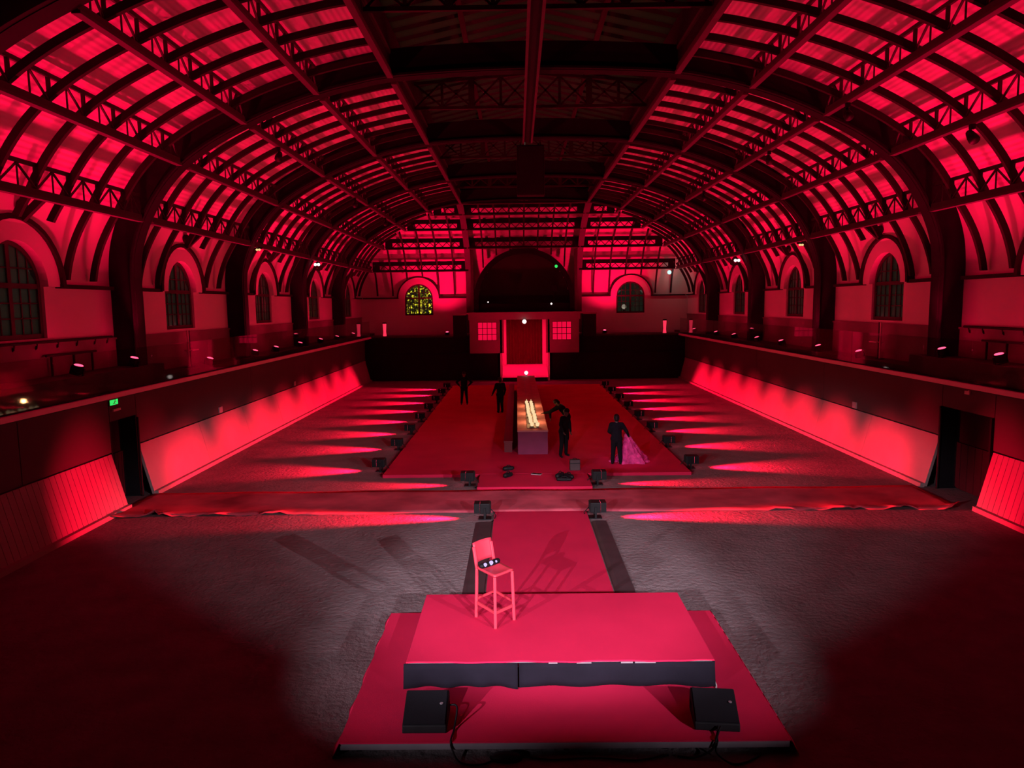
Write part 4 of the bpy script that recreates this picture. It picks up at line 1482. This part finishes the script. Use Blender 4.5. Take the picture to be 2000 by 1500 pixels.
gear_bag((0.82, 20.95, PZ), 0.18, 0.1, 0.06, -0.15, 'flat black bag lying nearest the crossing carpet')
g = empty('tablet', (0.02, 21.85, PZ), -0.4)
tag(g, 'pale flat tablet lying on the red carpet in the middle', 'tablet')
MB().box(-0.16, 0.16, -0.09, 0.09, 0.0, 0.02).build('case', M['alu'], g, bevel=0.005)
MB().box(-0.14, 0.14, -0.075, 0.075, 0.02, 0.024).build('screen', M['black'], g)
g = empty('equipment_case', (1.25, 22.4, PZ), 0.05)
tag(g, 'dark square equipment case standing on the carpet right of centre', 'case')
MB().box(-0.16, 0.16, -0.1, 0.1, 0.0, 0.34).build('body', M['wood_dark'], g, bevel=0.015)
MB().box(-0.17, 0.17, -0.105, 0.105, 0.22, 0.24).build('lid_seam', M['black'], g)
MB().tube([(-0.06, 0, 0.34), (-0.05, 0, 0.38), (0.05, 0, 0.38), (0.06, 0, 0.34)], 0.012, 6).build('handle', M['black'], g)

# ------------------------------------------------------------------ signs and small lamps
r = empty('exit_sign', (-11.44, 19.05, 2.78))
tag(r, 'green lit emergency exit sign above the left wall door', 'sign')
MB().box(0.0, 0.03, -0.22, 0.22, 0.0, 0.2).build('housing', M['black'], r)
MB().box(0.03, 0.036, -0.19, 0.19, 0.02, 0.18).build('face', M['green_lamp'], r)
# walking figure on the sign
MB().ball((0.04, 0.05, 0.145), 0.004, 0.018, 0.018).bar((0.04, 0.04, 0.12), (0.04, 0.0, 0.075), 0.008, 0.022).bar((0.04, 0.0, 0.075), (0.04, 0.05, 0.04), 0.008, 0.014).bar((0.04, 0.0, 0.075), (0.04, -0.06, 0.045), 0.008, 0.014).bar((0.04, 0.04, 0.12), (0.04, 0.09, 0.09), 0.008, 0.012).build('pictogram', M['shirt'], r)
o = MB().box(-11.44, -11.40, 19.0, 19.35, 2.62, 2.68).build('sign_plate', M['lip'])
tag(o, 'small pale plate under the green exit sign', 'plate')
for (s, y, lb) in ((-1, 25.9, 'small pale box on the left wall joint, nearer one'), (-1, 34.7, 'small pale box on the left wall joint, farther one'), (1, 25.3, 'small pale box on the right wall joint')):
    o = MB().box(-0.02, 0.02, -0.14, 0.14, -0.11, 0.11).build('socket_box', M['shirt'])
    o.location = (s*11.42, y, 1.66)
    tag(o, lb, 'socket box', 'socket boxes on the wall joints')
o = MB().box(-0.02, 0.02, -0.1, 0.1, -0.03, 0.06).box(-0.02, 0.02, -0.1, -0.06, 0.06, 0.14).build('wall_bracket', M['lip'])
o.location = (11.42, 19.0, 2.86)
tag(o, 'small pale bracket under the right gallery edge above the door', 'bracket')
for (x, y, z, m_, lb) in ((-11.02, 38.2, 7.58, 'white_lamp', 'white emergency lamp under the lowest left girder, third arch'), (-11.02, 29.6, 7.70, 'yellow_lamp', 'dim yellow lamp under the lowest left girder, second arch'),
                       (11.02, 38.2, 7.52, 'white_lamp', 'white emergency lamp under the lowest right girder, third arch'), (11.02, 29.7, 7.62, 'yellow_lamp', 'dim yellow lamp under the lowest right girder, second arch')):
    r = empty('emergency_lamp', (x, y, z))
    tag(r, lb, 'lamp', 'emergency lamps under the girders')
    big = m_ == 'white_lamp'
    MB().box(-0.1, 0.1, -0.1, 0.1, 0.05, 0.12).build('bracket', M['steel'], r)
    a = 0.17 if big else 0.1
    MB().ball((-a*0.5, -0.12, 0), a*0.5, 0.06, a*0.45).build('lamp_head', M[m_], r, smooth=True)
    MB().ball((a*0.5, -0.12, 0), a*0.5, 0.06, a*0.45).build('lamp_head', M[m_], r, smooth=True)
def dot(name, loc, rad, m_, label):
    r = empty(name, loc)
    tag(r, label, 'lamp')
    MB().lathe([(rad*0.6, 0.0), (rad*0.9, 0.05), (rad*0.9, 0.08)], (0, 0, -0.02), 10).build('housing', M['black'], r)
    MB().ball((0, -0.05, 0.02), rad, rad*0.7, rad).build('bulb', M[m_], r, smooth=True)
dot('indicator_lamp', (2.30, 51.75, 8.03), 0.11, 'green_lamp', 'green lamp on the right shoulder of the alcove arch')
dot('indicator_lamp', (10.6, 52.9, 7.55), 0.15, 'mint_lamp', 'mint white lamp at the right end of the crosswise girder')
dot('indicator_lamp', (-0.02, 50.30, 4.16), 0.15, 'white_lamp', 'white lamp hanging over the far doorway')
dot('indicator_lamp', (-2.6, 51.9, 5.55), 0.05, 'white_lamp', 'tiny white lamp at the left foot of the alcove')
dot('indicator_lamp', (1.95, 51.9, 5.38), 0.07, 'white_lamp', 'tiny white lamp at the right foot of the alcove')
l = bpy.data.lights.new('mint_lamp_light', 'POINT'); l.energy = 6; l.color = (0.8, 1.0, 0.85); l.shadow_soft_size = 0.1
o = bpy.data.objects.new('mint_lamp_light', l); col.objects.link(o); o.location = (10.9, 52.75, 7.35)
# loudspeaker in the alcove
r = empty('alcove_speaker', (2.15, 52.3, 6.3))
tag(r, 'small black loudspeaker inside the alcove on the right', 'speaker')
MB().box(-0.22, 0.22, -0.1, 0.3, 0, 0.5).build('cabinet', M['black'], r, bevel=0.02)
MB().box(-0.19, 0.19, -0.12, -0.1, 0.03, 0.47).build('grille', M['grille'], r)
MB().tube([(0, 0.1, 0.0), (0, 0.1, -1.45)], 0.03).build('stand', M['black'], r)
# black spotlights clamped to the girders
for (key, s, y, lb) in (('C', -1, 23.4, 'black spotlight clamped under the middle left girder, first full bay'), ('C', -1, 34.2, 'black spotlight clamped under the middle left girder, second full bay'), ('C', -1, 42.0, 'black spotlight clamped under the middle left girder, third full bay'),
                     ('B', 1, 17.0, 'black spotlight clamped under the second lowest right girder, nearest bay'), ('C', 1, 19.2, 'black spotlight clamped under the middle right girder, nearest bay'), ('C', 1, 25.0, 'black spotlight clamped under the middle right girder, first full bay'), ('C', 1, 33.5, 'black spotlight clamped under the middle right girder, second full bay'), ('C', 1, 42.0, 'black spotlight clamped under the middle right girder, third full bay')):
    xp, zp = PUR[key]
    r = empty('girder_spotlight', (s*xp, y, zp-0.06))
    tag(r, lb, 'spotlight', 'spotlights on the girders')
    MB().box(-0.05, 0.05, -0.05, 0.05, -0.14, 0.0).build('clamp', M['black'], r)
    MB().tube([(0, 0.1, -0.2), (-s*0.02, -0.05, -0.32), (-s*0.03, -0.16, -0.42)], [0.08, 0.11, 0.12], 10).build('housing', M['black'], r, smooth=True)
# lamp stands on the galleries
for s in (-1, 1):
    r = empty('lamp_stand', (s*11.75, 24.35, 3.36))
    tag(r, 'slim metal lamp stand with small arm on the %s gallery' % SIDE[s], 'lamp stand', 'gallery lamp stands')
    MB().tube([(0, 0, 0), (0, 0, 1.25)], 0.035).build('pole', M['lip'], r)  # pale tube gives the lit edge of the dark pole
    MB().tube([(0, 0.09, 0), (0, 0.09, 1.25)], 0.04).build('pole_dark_side', M['black'], r)
    MB().box(-0.14, 0.14, 0.0, 0.5, 0.56, 0.6).build('arm', M['lip'], r)
    MB().lathe([(0.16, 0.0), (0.16, 0.02), (0.04, 0.03)], (0, 0, 0), 12).build('base', M['black'], r)
# corner columns at the far gallery ends; red light on them made as glow
for s in (-1, 1):
    r = empty('corner_column', (s*10.15, 52.1, 3.2))
    tag(r, 'small column, its red shine made as glow, at the %s corner of the end gallery' % SIDE[s], 'lamp', 'corner columns of the end gallery')
    MB().lathe([(0.13, 0.0), (0.10, 0.3), (0.13, 0.9)], (0, 0, 0), 12).build('tube', M['column_glow'], r, smooth=True)
    MB().lathe([(0.15, 0.9), (0.15, 0.98), (0.08, 1.0)], (0, 0, 0), 12).build('cap', M['black'], r)

# ------------------------------------------------------------------ red light in the vestibule and added on the portal front
def area(name, loc, target, sx, sy, watts, colr, spread=180):
    l = bpy.data.lights.new(name, 'AREA')
    l.shape = 'RECTANGLE'; l.size = sx; l.size_y = sy
    l.energy = watts; l.color = colr
    l.spread = math.radians(spread)
    o = bpy.data.objects.new(name, l); col.objects.link(o)
    o.location = loc
    aim(o, target)
    return o
area('vestibule_light', (0, YP+0.5, 4.3), (0, YP+1.9, 0.6), 2.6, 0.3, 140, RED, 150)
spot('portal_fill_spot', (0, 44.7, 1.0), (0, 50.5, 3.4), 750, RED, 75, 0.9, 0.2)  # added spot with no fixture, brightens the portal front

# ------------------------------------------------------------------ outside: tree and street lamp behind the end windows
tr = empty('garden_tree', (-8.6, 59.5, 2.0))
tag(tr, 'leafy tree lit yellow outside the left end window', 'tree')
MB().tube([(0, 0, -2), (0.05, 0, 1.2), (0.15, 0.05, 3.0), (0.1, 0, 4.5)], [0.22, 0.17, 0.12, 0.05], 8).build('trunk', M['bark'], tr)
mb = MB()
for k in range(1400):
    a = random.uniform(0, 2*PI); rr = 2.1*random.random()**0.5; z = random.uniform(1.6, 6.5)
    c = Vector((rr*math.cos(a), rr*math.sin(a)*0.8, z))
    d1 = Vector((random.uniform(-1, 1), random.uniform(-1, 1), random.uniform(-1, 1))).normalized()*0.13
    d2 = d1.cross(Vector((random.uniform(-1, 1), random.uniform(-1, 1), random.uniform(-1, 1)))).normalized()*0.07
    mb.quad(c-d1, c+d2, c+d1, c-d2)
f = mb.build('foliage', M['green_leaf'], tr)
f['kind'] = 'stuff'
spot('garden_light', (-6.6, 56.6, 2.4), (-8.6, 59.3, 5.4), 14000, (1.0, 0.86, 0.25), 80, 0.6, 0.1)
sl = empty('street_lamp', (8.66, 62.0, 0.22))
tag(sl, 'small round street lamp seen through the right end window', 'street lamp')
MB().tube([(0, 0, -0.22), (0, 0, 4.7)], 0.05).build('pole', M['steel'], sl)
MB().ball((0, 0, 4.86), 0.2, 0.2, 0.2).build('globe', M['white_lamp'], sl, smooth=True)
